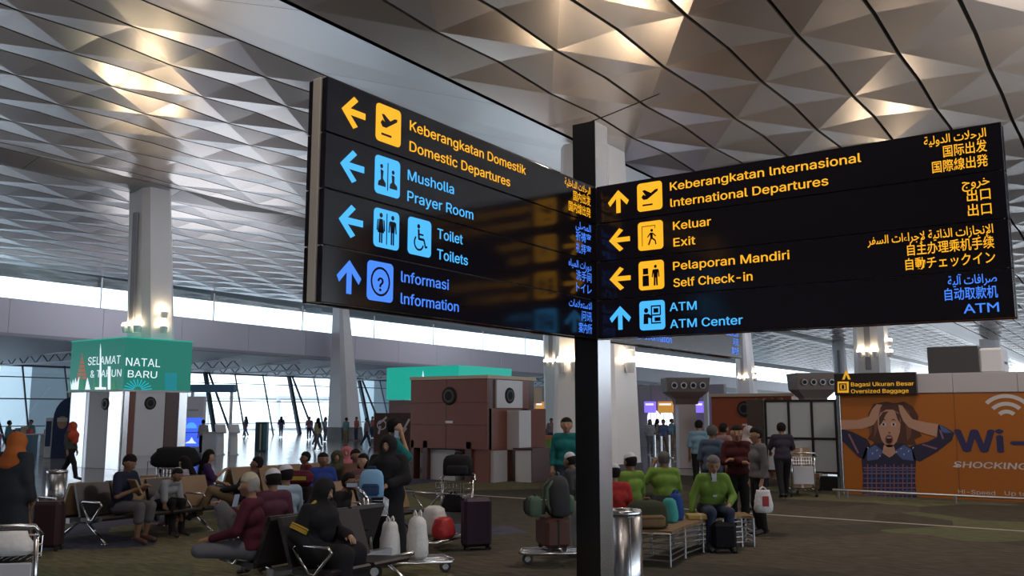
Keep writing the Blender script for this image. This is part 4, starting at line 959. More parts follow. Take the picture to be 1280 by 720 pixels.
F([R4(1080, y, 1144, y + 1.8) for y in (587, 597, 613)] + [R4(x, 582, x + 1.8, 622) for x in (1089, 1101, 1112, 1122, 1133)] + [[(1084, 562), (1094, 556), (1104, 564), (1098, 574), (1084, 576)], [(1118, 564), (1130, 556), (1140, 562), (1142, 576), (1128, 574)], [(1172, 530), (1182, 535), (1190, 541), (1180, 541), (1173, 536)]], M_POBL, 3, 'plaid_block_print')
F([[(1084 + 5 * k + (k % 3), 559 + (k * 7) % 11), (1086 + 5 * k + (k % 3), 559 + (k * 7) % 11), (1085.5 + 5 * k, 561.5 + (k * 7) % 11)] for k in range(12)], M_POLT, 4, 'collar_dots_print')
ell = lambda cx, cy, rx, ry, n=22: [(cx + rx * math.cos(2 * PI * k / n), cy - ry * math.sin(2 * PI * k / n)) for k in range(n)]
F([[(1105, 556), (1117, 556), (1120, 566), (1112, 572), (1103, 566)], [(1098, 536), (1097, 524), (1101, 516), (1108, 512), (1116, 512), (1123, 516), (1126, 526), (1125, 540), (1121, 552), (1115, 559), (1109, 559), (1102, 550)],
   [(1051, 525), (1072, 525), (1086, 521), (1090, 512), (1096, 505), (1103, 506), (1100, 511), (1098, 522), (1092, 531), (1078, 536), (1051, 537)],
   [(1123, 506), (1128, 507), (1134, 516), (1141, 524), (1158, 528), (1173, 530), (1171, 546), (1150, 540), (1136, 534), (1129, 526), (1125, 516)]], M_POSK, 5, 'skin_print')
F([[(1104, 515), (1111, 514), (1107, 519), (1102, 530), (1099, 532), (1099, 522)], [(1119, 514), (1124, 518), (1126, 530), (1122, 524)]], M_POHR, 6, 'fringe_print')
F([ell(1104.5, 530.5, 3.2, 2.3, 12), ell(1117, 530.5, 3.2, 2.3, 12)], M_POLT, 6, 'eye_white_print'); F([ell(1104.6, 530.5, 1.5, 1.7, 10), ell(1117.1, 530.5, 1.5, 1.7, 10), [(1101, 526), (1105, 523.5), (1108.5, 525.5), (1105, 524.9)], [(1113, 525.5), (1117, 523.5), (1121, 526), (1117, 524.9)], [(1110, 541), (1112, 540), (1114, 541), (1112, 541.8)]], M_PODK, 7, 'eye_print')
F([ell(1111.5, 549.5, 5.2, 6.2, 16)], mat('print_lip', (.32, .07, .07), .6), 6, 'lip_print'); F([ell(1111.5, 549.8, 3.6, 4.4, 14)], M_PODK, 7, 'mouth_print'); F([[(1108.8, 546.6), (1114.2, 546.6), (1113.6, 547.8), (1109.4, 547.8)]], M_POLT, 8, 'teeth_print')
M_NV = mat('print_logo_navy', (.030, .026, .10), .6)
w2 = MB().box(seams[1] + .02, seams[1] + 2.5, WY - .004, WY - .001, .08, 2.40).build('slogan_print', M_OR, aw)
def wt(body, x0_, yb, x1_, cap, m, bold=.01, sl=0): return ftext('Y', WY - .004, body, x0_, yb, x1_, cap, m, 1, w2, bold, sl)
wt('Wi-Fi', 1196, 564, 1334, 38, M_NV, .045); wt('SHOCKING', 1192, 584, 1284, 10.5, M_POLT, .03, .22); wt('Hi-Speed', 1198, 617, 1244, 7.5, M_POLT, .01); wt('Up to', 1256, 619, 1284, 7.5, M_POLT, .01)
flat('Y', WY - .004, [[(1190, 584), (1197, 580), (1200, 581), (1196, 584)]], M_POLT, 1, w2, 'swash_print')
cx_, cy_ = pxy('Y', WY, 1259, 526)
mb = MB(); Mf = faceM('Y', WY - .004)(cx_, cy_, 1)
for r in (.20, .37, .54):
    for q in ringpts(0, 0, r, .085, PI * .25, PI * .75, 14): mb.prism(q, Mf, .001)
mb.build('wifi_symbol', M_POLT, w2)
bsn = thing('baggage_sign', 'small dark Bagasi Ukuran Besar sign at the end of the orange advert wall', 'sign', (0, 0, 0))
MB().bbox(-6.05, -4.19, WY - .12, WY - .03, 2.40, 2.92, .01).build('board', mat('matt_sign_black', (.02, .016, .014), .4), bsn)
M_AM2 = mat('amber_print', (.5, .26, .02), .5, 0, .55, ecol=(.75, .36, .02))
ftext('Y', WY - .12, 'Bagasi Ukuran Besar', 1064, 483, 1142.5, 6.8, M_AM2, 0, bsn, .01); ftext('Y', WY - .12, 'Oversized Baggage', 1064, 491.5, 1136, 6.8, M_AM2, 0, bsn, .01)
tl = flat('Y', WY - .12, [R4(1047, 477, 1061, 491)], M_AM2, 0, bsn, 'pictogram')
place2d(PICT['locker'], faceM('Y', WY - .12)(*pxy('Y', WY - .12, 1048, 490), 2) @ Matrix.Diagonal((.23, .24, 1, 1)), M_BLACK, tl, 'symbol')
ar = MB(); ar.prism([(0, 0), (.06, 0), (.10, .12), (.14, 0), (.2, 0), (.1, .24)], faceM('Y', WY - .1)(*pxy('Y', WY - .1, 1053, 474.5)), .02); ar.build('arrow', M_AM2, bsn)
t = thing('roof_box', 'dark grey box with perforated pale end on top of the advert wall', 'box', (0, 0, 0))
a, b = onY(1163, 460, WY + .5), onY(1226, 460, WY + .5)
MB().bbox(a[0], b[0], WY + .2, WY + 1.2, 2.86, 3.50, .01).build('housing', mat('charcoal_box', (.055, .055, .06), .6), t)
MB().bbox(b[0], b[0] + .5, WY + .25, WY + 1.15, 2.86, 3.44, .05).build('pale_end', M_WHITE, t)
for k in range(3): MB().cyl((b[0] + .5, WY + .4 + k * .2, 3.1), (b[0] + .51, WY + .4 + k * .2, 3.1), .03, n=8).build('hole', M_BLACK, t)
t = thing('guard_rail', 'low steel guard rail in front of the orange advert wall', 'rail', (0, 0, 0))
a = onY(1041, 612, WY - .55)[0]
MB().tube([(a, WY - .55, .19), (6, WY - .55, .19)], .03, 8).build('rail', M_STEELD, t)
for x in (a + .12, a + .32, onY(1194, 620, WY - .55)[0], onY(1194, 620, WY - .55)[0] + 3): MB().bbox(x - .03, x + .03, WY - .58, WY - .52, .012, .17, .005).build('post', M_STEELD, t)
def air_unit(label, px0, px1, pyt, d):
    g = G((px0 + px1) / 2, d); w = (px1 - px0) / 1133 * d; zt = CAMH + (515 - pyt) / 1133 * d
    t = thing('air_unit', label, 'air unit', (g[0], g[1], 0), YAW, 'air supply heads')
    mb = MB(); rr = lambda f, z: [(-w / 2 * f, -w * .4 * f, z), (w / 2 * f, -w * .4 * f, z), (w / 2 * f, w * .4 * f, z), (-w / 2 * f, w * .4 * f, z)]
    mb.loft([rr(.5, zt - .95), rr(.55, zt - .75), rr(.93, zt - .5), rr(1, zt)]).build('hood', mat('taupe_metal', (.20, .16, .15), .5), t)
    MB().box(-w * .2, w * .2, -w * .2, w * .2, 0.012, zt - .9).build('pedestal', M_WHITE, t)
    for k in range(4):
        x = (-.32 + k * .215) * w
        n_ = MB().cyl((x, -w * .38, zt - .28), (x, -w * .38 - .07, zt - .28), w * .085, w * .07, 16).build('nozzle', M_STEELD, t); MB().cyl((x, -w * .38 - .07, zt - .28), (x, -w * .38 - .075, zt - .28), w * .05, n=12).build('jet', M_BLACK, n_)
    return t
air_unit('brown air supply head with four round nozzles left of the baggage sign', 991, 1043, 467, 27.5)
air_unit('tapered brown air supply head right of the sign post', 830, 884, 473, 33)
# check-in hall behind
CY2 = 50
t = thing('check_in_counter', 'row of distant check-in counters with purple and amber screens beneath arched lights', 'counter', (0, 0, 0))
a, b = onY(640, 500, CY2)[0], onY(905, 500, CY2)[0]
MB().box(a, b, CY2, CY2 + .4, 0, 3.6).build('back_wall', mat('hall_wall', (.40, .37, .38), .6), t)
MB().box(a, b, CY2 - 2.0, CY2 - 1.4, 0.0, 1.1).build('desk', mat('desk_grey', (.36, .36, .40), .4), t)
M_SCRP = mat('purple_screen', (.2, .15, .6), .3, 0, 1.0, ecol=(.20, .13, .70)); M_SCRO = mat('amber_screen', (.5, .25, .05), .3, 0, .8, ecol=(.42, .20, .03)); M_SCRW = mat('white_screen_line', (.8, .75, .9), .3, 0, .9)
for px0, px1, m in ((669, 679, M_SCRO), (681, 693, M_SCRP), (805, 819, M_SCRP), (822, 841, M_SCRO), (844, 859, M_SCRP), (865, 880, M_SCRP)):
    yy0 = CY2 - 1.0; u, v = onY(px0, 504, yy0), onY(px1, 516, yy0)
    s_ = MB().bbox(u[0], v[0], yy0, yy0 + .15, v[2], u[2] + .1, .02).build('screen', m, t); MB().box(u[0] + .1, v[0] - .1, yy0 - .01, yy0, u[2] - .12, u[2] - .02).build('screen_line', M_SCRW, s_)
    MB().box((u[0] + v[0]) / 2 - .03, (u[0] + v[0]) / 2 + .03, yy0 + .1, yy0 + .16, u[2] + .1, 3.6).build('screen_bracket', M_STEELD, t)
M_ARCH = mat('arched_light', (.85, .85, 1), .5, 0, 1.3, ecol=(.80, .85, 1))
for px in (818, 834):
    u = onY(px, 545, CY2)[0]; mb = MB(); mb.prism([(-.42, .9), (.42, .9)] + [(.42 * math.cos(k * PI / 8), 1.7 + .42 * math.sin(k * PI / 8)) for k in range(9)], frame((u, CY2 - .01, 0), (1, 0, 0), UP), .02); w_ = mb.build('arched_window', M_ARCH, t)
    for dx in (-.2, 0, .2): MB().box(u + dx - .015, u + dx + .015, CY2 - .05, CY2 - .03, .9, 1.95).build('glazing_bar', M_STEELD, w_)
for px in (792, 850, 862, 884): u = onY(px, 545, CY2 - 3)[0]; MB().box(u - .12, u + .12, CY2 - 3.1, CY2 - 2.9, 0, 3.4).build('pillar', M_WHITE, t)
posts = [(818, 40), (826, 38), (836, 40), (846, 37), (858, 38), (866, 35), (873, 38), (881, 35)]
for k, (px, d) in enumerate(posts):
    g = G(px, d); t = thing('queue_post', 'steel queue post before the distant check-in counters', 'post', (g[0], g[1], 0), 0, 'queue posts before the check-in counters')
    MB().cyl((0, 0, 0), (0, 0, 1.0), .035, n=8).build('pole', M_STEEL, t); MB().lathe([(.17, 0), (.16, .03), (.03, .05)], n=12).build('base', M_STEEL, t)
g = G(684, 34)
t = thing('planter', 'green and orange advert planter beyond the brown kiosk', 'planter', (g[0], g[1], 0), YAW)
MB().bbox(-.9, .5, 0, .5, .02, 1.0, .02).build('box', mat('green_print', (.16, .34, .06), .6, 0, 0, .25, 3), t); MB().box(-.9, .5, -.01, .5, 1.0, 1.12).build('rim', mat('orange_rim', (.6, .2, .08), .6), t)
g = G(667, 31); t = thing('hanging_panel', 'cream panel mounted above the amber screens right of the brown kiosk', 'panel', (g[0], g[1], 0), YAW)
MB().bbox(-.28, .28, 0, .12, 2.30, 2.85, .01).build('panel', M_CREAM, t); MB().cyl((0, .06, 0), (0, .06, 2.3), .04, n=8).build('pole', M_STEELD, t)
# left concourse furniture
g = G(240, 44); t = thing('information_totem', 'tall white information totem with glowing blue screen right of the green bannered kiosk', 'totem', (g[0], g[1], 0), YAW)
MB().bbox(-.55, .58, 0, .3, 0, 2.75, .03).build('body', M_WHITE, t)
s_ = MB().box(-.5, .53, -.02, 0, .35, 1.72).build('screen', mat('blue_screen', (.04, .1, .6), .3, 0, .9, ecol=(.05, .12, .75)), t)
mb = MB(); mb.prism([(.28 * math.cos(k * PI / 9), 1.1 + .28 * math.sin(k * PI / 9)) for k in range(10)], frame((0, -.025, .12), (1, 0, 0), UP), .005); mb.build('dome_print', mat('sky_blue_led', (.1, .4, .9), .4, 0, .9, ecol=(.08, .30, .9)), s_)
mb = MB(); mb.prism([(-.3, .5), (.3, .5), (.15, .62), (.05, .8), (-.05, .62)], frame((0, -.025, 0), (1, 0, 0), UP), .005); mb.build('figure_print', MATS['white_led'], s_); MB().box(-.5, .53, -.03, -.02, 1.0, 1.03).build('screen_divider', M_MULL, s_)
lettering('Information', mat('grey_letter', (.12, .12, .2), .5), frame((-.5, -.004, 2.05), (1, 0, 0), UP), .14, .8, t)
g = G(262, 46); t = thing('canopy_sign', 'slanted blue shop fascia beside the information totem', 'sign', (g[0], g[1], 0), YAW); 
MB().bbox(-1.2, 1.2, 0, .5, 3.0, 3.4, .05).build('fascia', mat('hazy_blue', (.10, .2, .36), .5), t); MB().cyl((1.0, .25, 0), (1.0, .25, 3.0), .08, n=10).build('post', M_WHITE, t); MB().cyl((-1.0, .25, 0), (-1.0, .25, 3.0), .08, n=10).build('post', M_WHITE, t)
kk = None
for px, lab in ((277, 'white check-in machine nearest the information totem'), (294, 'white check-in machine beside the standing attendant, further right')):
    g = G(px, 43); t = thing('check_in_machine', lab, 'machine', (g[0], g[1], 0), YAW + .5, 'white check-in machines')
    MB().loft([[(-.2, -.2, z0_), (.2, -.2, z0_), (.2, .15, z0_), (-.2, .15, z0_)] for z0_ in (0, .05)]).build('base', M_WHITE, t)
    MB().loft([[(-.16, -.1 + o_, z), (.16, -.1 + o_, z), (.16, .08 + o_, z), (-.16, .08 + o_, z)] for z, o_ in ((.05, 0), (.8, .1), (1.15, .28))]).build('stem', M_WHITE, t)
    MB().loft([[(-.24, -.12, 1.05), (.24, -.12, 1.05), (.24, -.06, 1.0), (-.24, -.06, 1.0)], [(-.24, .25, 1.42), (.24, .25, 1.42), (.24, .31, 1.36), (-.24, .31, 1.36)]]).build('screen_head', M_WHITE, t)
g = G(266, 43.5); t = thing('desk', 'white standing desk between the totem and the check-in machines', 'desk', (g[0], g[1], 0), YAW); MB().bbox(-.45, .2, 0, .5, 0, 1.0, .02).build('body', M_WHITE, t); MB().bbox(-.5, .25, -.05, .55, 1.0, 1.05, .01).build('top', M_CREAM, t)
g = G(327, 46); t = thing('advert_totem', 'dark teal totem standing alone on the polished floor', 'totem', (g[0], g[1], 0), YAW); MB().bbox(-.3, .3, 0, .4, 0, 1.5, .03).build('body', mat('dark_teal', (.03, .07, .09), .4), t); MB().box(-.05, .02, -.01, 0, .1, 1.4).build('light_strip', M_CREAM, t); MB().box(.12, .26, -.01, 0, .1, 1.4).build('teal_strip', mat('teal_print', (.05, .2, .24), .4), t)
g = G(62, 40); t = thing('information_totem', 'small dark bluish screen totem left of the green bannered kiosk', 'totem', (g[0], g[1], 0), YAW); MB().bbox(-.16, .16, 0, .2, 0, 1.75, .03).build('body', M_WHITE, t); MB().box(-.12, .12, -.01, 0, .5, 1.6).build('screen', mat('dim_blue', (.05, .07, .16), .3), t)
g = G(80, 40); t = thing('shop_display', 'curved navy display with a masked face print beside the green bannered kiosk', 'display', (g[0], g[1], 0), YAW)
mb = MB(); mb.prism([(-.45, 0), (.45, 0), (.45, 2.7)] + [(-.45 + .9 * (1 - math.sin(a_)) , 1.75 + .95 * math.cos(a_ * 1) * 1.0) for a_ in (0.2, .5, .8, 1.1, 1.4)][::1] + [(-.45, 1.6)], frame((0, .2, 0), (1, 0, 0), UP), .2); mb.build('body', mat('navy_print', (.025, .045, .12), .5), t)
MB().prism(ell(-.05, 1.55, .22, .28)[::-1], frame((0, -.005, 0), (1, 0, 0), UP), .006).build('face_print', M_POSK, t); MB().box(-.27, .18, -.03, -.012, 1.58, 1.75).build('mask_print', M_POLT, t)
MB().box(.02, .5, .25, .6, 0, 3.9).build('white_pylon', M_WHITE, t)
g = G(20, 42)
for k, (dx, c, lab) in enumerate(((-1.5, (.45, .12, .3), 'magenta shop counter at the far edge beside the orange walker'), (.2, (.12, .25, .35), 'blue shop counter behind the orange walker'), (1.8, (.5, .5, .5), 'grey shelf unit beside the small dark screen totem'))):
    t = thing('shop_counter', lab, 'counter', (g[0] + dx * .82, g[1] + dx * .57, 0), YAW, 'shop counters on the concourse')
    MB().bbox(-.6, .6, 0, .6, 0, .95, .02).build('body', mat('counter_%d' % k, c, .5), t); MB().box(-.65, .65, -.05, .65, .95, 1.0).build('top', M_WHITE, t)
    for i in range(4): MB().box(-.5 + i * .26, -.32 + i * .26, .1, .4, 1.0, 1.2 + .06 * (i % 3)).build('goods', mat('goods_%d' % (i % 3), ((.5, .1, .1), (.1, .3, .4), (.5, .45, .3))[i % 3], .5), t)
g = G(491, 46); t = thing('advert_board', 'dark brown advert board behind the standing couple', 'board', (g[0], g[1], 0), YAW)
MB().bbox(-.95, 1.0, 0, .2, 0, 1.95, .02).build('board', mat('dark_board', (.075, .035, .03), .5), t)
mb = MB()
for q in ((-.7, 1.4, -.3, 1.75), (-.7, .9, -.62, 1.3), (.2, .5, .7, 1.2), (.5, 1.0, .85, 1.65), (.1, .9, .4, 1.0)): mb.prism(seg(*q, .1), frame((0, -.01, 0), (1, 0, 0), UP), .005)
for q in ringpts(-.55, 1.35, .22, .06): mb.prism(q, frame((0, -.01, 0), (1, 0, 0), UP), .005)
mb.build('white_artwork', M_POLT, t)

# ------------------------------------------------------------------ curved mesh bench with tan top
path = [(812, 12.1), (832, 12.8), (856, 13.4), (884, 13.8), (912, 14.0), (932, 14.0)]
P = [Vector((*G(*q), 0)) for q in path]
cb = thing('curved_bench', 'curved bench of horizontal steel rods with tan top under the man in lime green', 'bench', (P[0].x, P[0].y, .012)); P = [p - P[0] for p in P]
def side(off):
    o = []
    for i, p in enumerate(P):
        d = (P[min(i + 1, len(P) - 1)] - P[max(i - 1, 0)]).normalized(); n_ = Vector((-d.y, d.x, 0)); o.append(p + n_ * off)
    return o
for k in range(5): 
    for off in (-.24, .24): MB().tube([q + Vector((0, 0, .07 + k * .075)) for q in side(off)], .011, 6).build('rod', M_STEELD, cb)
sA, sB = side(-.26), side(.26)
for i in range(len(P) - 1):
    for j in range(4):
        f0, f1 = j / 4 + .01, (j + 1) / 4 - .01; q = [sA[i].lerp(sA[i + 1], f0), sA[i].lerp(sA[i + 1], f1), sB[i].lerp(sB[i + 1], f1), sB[i].lerp(sB[i + 1], f0)]
        MB().loft([[tuple(v + Vector((0, 0, z))) for v in q] for z in (.41, .45)]).build('slat', M_TAN, cb)
for i in range(len(P)):
    a, b = side(-.24)[i], side(.24)[i]; MB().tube([a + Vector((0, 0, .0)), a + Vector((0, 0, .41)), b + Vector((0, 0, .41)), b], .016, 6).build('end_frame', M_STEELD, cb)
    if i in (0, len(P) - 1):
        for k in range(5): MB().tube([a + Vector((0, 0, .07 + k * .075)), b + Vector((0, 0, .07 + k * .075))], .012, 6).build('rod', M_STEELD, cb)
    
# ------------------------------------------------------------------ trolleys and bags
g = G(508, 11.5); T1 = trolley('loaded luggage trolley in front of the woman standing in black', g, YAW - math.radians(75))
def onT(T, x, y, z): v = Matrix.Rotation(T.rotation_euler[2], 4, 'Z') @ Vector((x, y, 0)); return (T.location.x + v.x, T.location.y + v.y, T.location.z + z)
rzT = T1.rotation_euler[2]
blob_bag('plastic_bag', 'white plastic carrier bag on the front trolley, nearer its upright', 'bag', M_PLASTIC, onT(T1, 0.0, -.18, .19), .30, .22, .46, 1, True, 'white carrier bags', rz=rzT + .3)
blob_bag('plastic_bag', 'taller white plastic carrier bag at the front of the front trolley', 'bag', M_PLASTIC, onT(T1, 0.02, .16, .19), .34, .24, .52, 2, True, 'white carrier bags', rz=rzT + .2, pinch=.4)
backpack('light blue backpack propped on the handle of the front trolley', cloth('light_blue', (.22, .42, .66)), cloth('navy_trim', (.03, .06, .14)), onT(T1, 0, -.42, .94), .30, .17, .34, YAW)
g = G(553, 13.6); T2 = trolley('luggage trolley before the brown kiosk with dark bag on its top', g, YAW + math.radians(155)); rz2 = T2.rotation_euler[2]
backpack('black holdall standing on the handle of the trolley before the brown kiosk', cloth('black', (.016, .015, .018)), cloth('black2', (.022, .02, .024)), onT(T2, .0, -.50, 1.02), .46, .24, .32, YAW)
blob_bag('plastic_bag', 'clear white plastic bag low on the trolley before the brown kiosk', 'bag', M_PLASTIC, onT(T2, .12, .0, .20), .40, .34, .42, 3, False, None, .4)
blob_bag('plastic_bag', 'red plastic bag low on the trolley before the brown kiosk', 'bag', M_PLASTICR, onT(T2, -.16, .22, .19), .30, .34, .30, 4, False, None, .4)
blob_bag('handbag', 'black handbag leaning on the trolley panel above the plastic bags', 'bag', cloth('black', (.016, .015, .018)), onT(T2, -.02, -.32, .50), .36, .2, .26, 5, True, None, .8, rz=rz2)
g = G(596, 13.5); suitcase('dark purple suitcase standing right of the trolley before the brown kiosk', mat('aubergine_fabric', (.035, .016, .04), .6), (g[0], g[1], .012), .42, .26, .74, YAW + .3, False)
g = G(38, 8.3); T0 = trolley('empty luggage trolley with white bag in its basket beside the bench row end', g, YAW + math.radians(12))
blob_bag('plastic_bag', 'crumpled white plastic bag in the basket of the nearest trolley', 'bag', M_PLASTIC, onT(T0, 0, -.35, .77), .40, .2, .2, 6, False, None, .7, rz=T0.rotation_euler[2])
g = G(-52, 9.1); trolley('second luggage trolley nested against the nearest trolley', g, YAW + math.radians(12))
# trolley behind the post, with backpacks
g = G(706, 12.3); T3 = trolley('luggage trolley half hidden by the sign post and piled with packs', g, YAW + math.radians(100)); rz3 = T3.rotation_euler[2]
suitcase('reddish brown suitcase low on the trolley beside the sign post', mat('russet_fabric', (.085, .032, .025), .7), onT(T3, 0, .18, .18), .5, .34, .42, rz3 + .1, False)
backpack('grey green backpack on top of the pile beside the sign post', cloth('dark_grey', (.05, .05, .055)), cloth('sage', (.10, .16, .11)), onT(T3, .0, .10, .62), .42, .28, .52, rz3)
backpack('small green sack hanging off the pile beside the sign post', cloth('sage', (.10, .16, .11)), cloth('dark_grey', (.05, .05, .055)), onT(T3, .02, .42, .62), .24, .2, .26, rz3)
# stroller and pile beside the seated family
g = G(222, 17.5)
suitcase('brown tan suitcase with pull handle behind the boy in the raglan shirt', M_TAN, (g[0] - .25, g[1] - .35, .012), .36, .24, .80, YAW, True)
T4 = trolley('luggage trolley with large black pack behind the seated family', (g[0] + .15, g[1]), YAW + math.radians(10)); 
blob_bag('duffel_bag', 'huge black duffel bag heaped on top of the trolley behind the seated family', 'bag', cloth('black', (.016, .015, .018)), onT(T4, 0, -.45, .98), .90, .45, .38, 8, False, None, .5, rz=T4.rotation_euler[2])
blob_bag('bag', 'pink and white striped bag below the huge black duffel', 'bag', cloth('pale_pink', (.40, .32, .38), .3), onT(T4, 0.02, -.02, .20), .44, .36, .62, 9, True, None, .7)
g = G(243, 8.0); blob_bag('drawstring_bag', 'white drawstring bag on the carpet at the lower edge', 'bag', M_PLASTIC, (g[0], g[1], .012), .50, .42, .30, 10, False, None, .35)
g = G(215, 8.2); blob_bag('bag', 'black cloth bag on the carpet beside the white drawstring bag', 'bag', cloth('black', (.016, .015, .018)), (g[0] - .1, g[1] + .1, .012), .5, .34, .22, 11, False, None, .5)
g = G(70, 13.4); suitcase('dark suitcase standing behind the left bench end', mat('maroon_black', (.04, .015, .018), .7), (g[0], g[1], .012), .4, .26, .70, YAW, False)
# bags on the curved bench
def onB(px, d, z=.465): g = G(px, d); return (g[0], g[1], z)
backpack('olive backpack lying on the curved bench nearest the litter bin', cloth('olive', (.045, .05, .03)), cloth('tan_strap', (.20, .12, .06)), onB(806, 12.35), .55, .30, .36, YAW + .2)
blob_bag('drawstring_bag', 'turquoise drawstring bag on the curved bench beside the olive backpack', 'bag', cloth('turquoise', (.06, .32, .30)), onB(834, 12.95), .24, .2, .34, 12, False, None, .4)
blob_bag('bag', 'blue cloth bag on the curved bench behind the turquoise one', 'bag', cloth('royal', (.03, .07, .25)), onB(842, 13.25), .22, .2, .38, 13, True, None, .6)
t = thing('water_bottle', 'clear water bottle on the curved bench beside the turquoise bag', 'bottle', onB(822, 12.55, .465)); MB().lathe([(.03, 0), (.033, .01), (.033, .14), (.014, .18), (.014, .2)], n=14).build('body', mat('bottle_plastic', (.35, .48, .55), .15), t, True); MB().cyl((0, 0, .2), (0, 0, .22), .016, n=12).build('cap', mat('bottle_cap', (.1, .3, .6), .5), t)
g = G(872, 13.35); t = thing('carton', 'flat yellowish carton on the curved bench beside the man in lime green', 'box', (g[0], g[1], .465), YAW); MB().bbox(-.2, .16, -.12, .12, 0, .07, .01).build('box', mat('yellow_card', (.40, .28, .07), .6), t); MB().box(-.03, .0, -.121, .121, -.0, .072).build('tape', M_CREAM, t)
g = G(898, 13.2); suitcase('small black cabin case between the feet of the man in lime green', cloth('black', (.016, .015, .018)), (g[0], g[1] + .05, .012), .34, .22, .42, YAW, False)

g = G(372, 14.6); t = thing('duffel_bag', 'maroon duffel bag with yellow band behind the men in white caps', 'bag', (g[0], g[1], .012), YAW)
MB().bbox(-.28, .28, -.14, .14, .82, 1.06, .07).build('body', MAR_ := cloth('maroon_bag', (.10, .015, .03)), t); MB().box(-.2, .2, -.143, -.139, .92, .98).build('yellow_band', mat('yellow_band', (.5, .36, .04), .6), t); MB().bbox(-.24, .24, -.12, .12, 0, .82, .03).build('case_below', cloth('black', (.016, .015, .018)), t)
# ------------------------------------------------------------------ people
BLK = cloth('black', (.016, .015, .018)); NAVY = cloth('navy', (.02, .025, .05)); GREY = cloth('mid_grey', (.13, .13, .15)); LIME = cloth('lime_green', (.15, .25, .045)); KHAKI = cloth('khaki', (.22, .15, .09))
MAR = cloth('maroon', (.075, .014, .028)); TEAL = cloth('teal', (.01, .13, .13), .35); WHC = cloth('white_knit', (.55, .55, .60)); JEAN = cloth('denim', (.04, .05, .09)); MAR2 = cloth('dark_maroon', (.06, .012, .014))
def prop_in(t, q, nm, fn): return fn
# the old man in maroon, foreground, one knee raised and the other leg folded on the seat
pm = person('old man in maroon batik shirt and patterned cap seated with one knee raised', 316, 9.95, -88, 'sit', 1.68, 'a', MAR, .92, GREY, 1, 'thin', (.30, .28, .27), cap=cloth('patterned_cap', (.42, .38, .30), .35), lean=.05, hp=.05, v=.016,
            J={'knR': (.10, .40, .97), 'anR': (.08, .30, .58), 'toeR': (.08, .44, .50), 'knL': (-.26, .50, .56), 'anL': (.02, .42, .50), 'toeL': (.10, .48, .48), 'wrL': (-.20, .44, .66), 'elL': (-.28, .10, .76), 'elR': (.24, .12, .80), 'wrR': (.12, .36, .98)}, xy=G(322, 9.95))
def held(name, label, cat, px, py, d, w, h_, t_, m, rz=0, tilt=.5):
    g = G(px, d); z = CAMH - (py - 515) / 1133 * d
    t = thing(name, label, cat, (g[0], g[1], z), YAW + rz); t.rotation_euler = (tilt, 0, YAW + rz)
    MB().bbox(-w / 2, w / 2, -t_ / 2, t_ / 2, -h_ / 2, h_ / 2, .004).build('body', m, t)
    if name == 'phone': MB().box(-w / 2 + .004, w / 2 - .004, -t_ / 2 - .001, -t_ / 2, -h_ / 2 + .006, h_ / 2 - .006).build('screen', mat('phone_screen', (.1, .11, .14), .2, 0, .12, ecol=(.5, .55, .7)), t)
    return t
held('phone', 'phone held up by the old man in maroon', 'phone', 299, 623, 9.9, .075, .15, .01, BLK, .9, .3)
# two men with white caps behind him
person('man in white knit cap seated directly behind the old man in maroon', 345, 11.1, -40, 'sit', 1.62, 'b', cloth('plum', (.09, .03, .05)), .5, GREY, 1, 'short', cap=WHC, group='men in white caps on the foreground bench')
person('man in white knit cap beyond his twin, shirt pale blue', 361, 11.9, -50, 'sit', 1.62, 'b', cloth('pale_blue', (.30, .40, .52)), .5, GREY, 1, 'short', cap=WHC, group='men in white caps on the foreground bench')
# woman with black headscarf and yellow trimmed top, foreground
pw_ = person('seated woman in black headscarf and black top with yellow sleeve trim', 397, 9.6, 112, 'sit', 1.66, 'c', None, 1, None, 1, hijab=BLK, robe=BLK, lean=.12, hp=.35, v=.016,
       J={'wrL': (-.12, .34, .74), 'elL': (-.25, .10, .78), 'wrR': (.20, .12, .60), 'elR': (.28, -.04, .78)})
YEL = mat('yellow_trim', (.45, .28, .03), .7)
for f in (.62, .72, .80):
    c_ = Vector((.20, .04, 1.0)).lerp(Vector((.29, -.03, .78)), f); d_ = Vector((.09, -.07, -.22)).normalized(); u_ = d_.orthogonal().normalized(); w_ = d_.cross(u_)
    MB().tube([c_ + (u_ * math.cos(a) + w_ * math.sin(a)) * .090 for a in [2 * PI * k / 16 for k in range(16)]], .011, 6, closed=True).build('sleeve_trim', YEL, pw_)
MB().tube([(.13, .10, 1.12), (.20, .06, 1.06), (.25, .03, .98)], .016, 6).build('shoulder_trim', YEL, pw_)
held('phone', 'phone held by the seated woman with yellow sleeve trim', 'phone', 442, 604, 9.6, .12, .07, .01, BLK, .2, .7)
# woman standing in black abaya
person('woman standing in long black robe and headscarf behind the front trolley', 487, 12.2, 195, 'stand', 1.68, 'c', robe=BLK, hijab=BLK, wide=1.1, v=.018, J={'elL': (-.27, .06, 1.14), 'wrL': (-.14, .26, 1.08), 'elR': (.27, .06, 1.14), 'wrR': (.14, .26, 1.06)}, hp=.15)
person('man in teal shirt phoning behind the woman in the black robe', 491, 13.3, 70, 'stand', 1.90, 'a', TEAL, .45, JEAN, 1, 'short', J={'elR': (.26, .16, 1.20), 'wrR': (.11, .10, 1.50)})
held('phone', 'phone at the ear of the man in the teal shirt', 'phone', 496, 543, 13.15, .07, .14, .012, BLK, .3, .1)
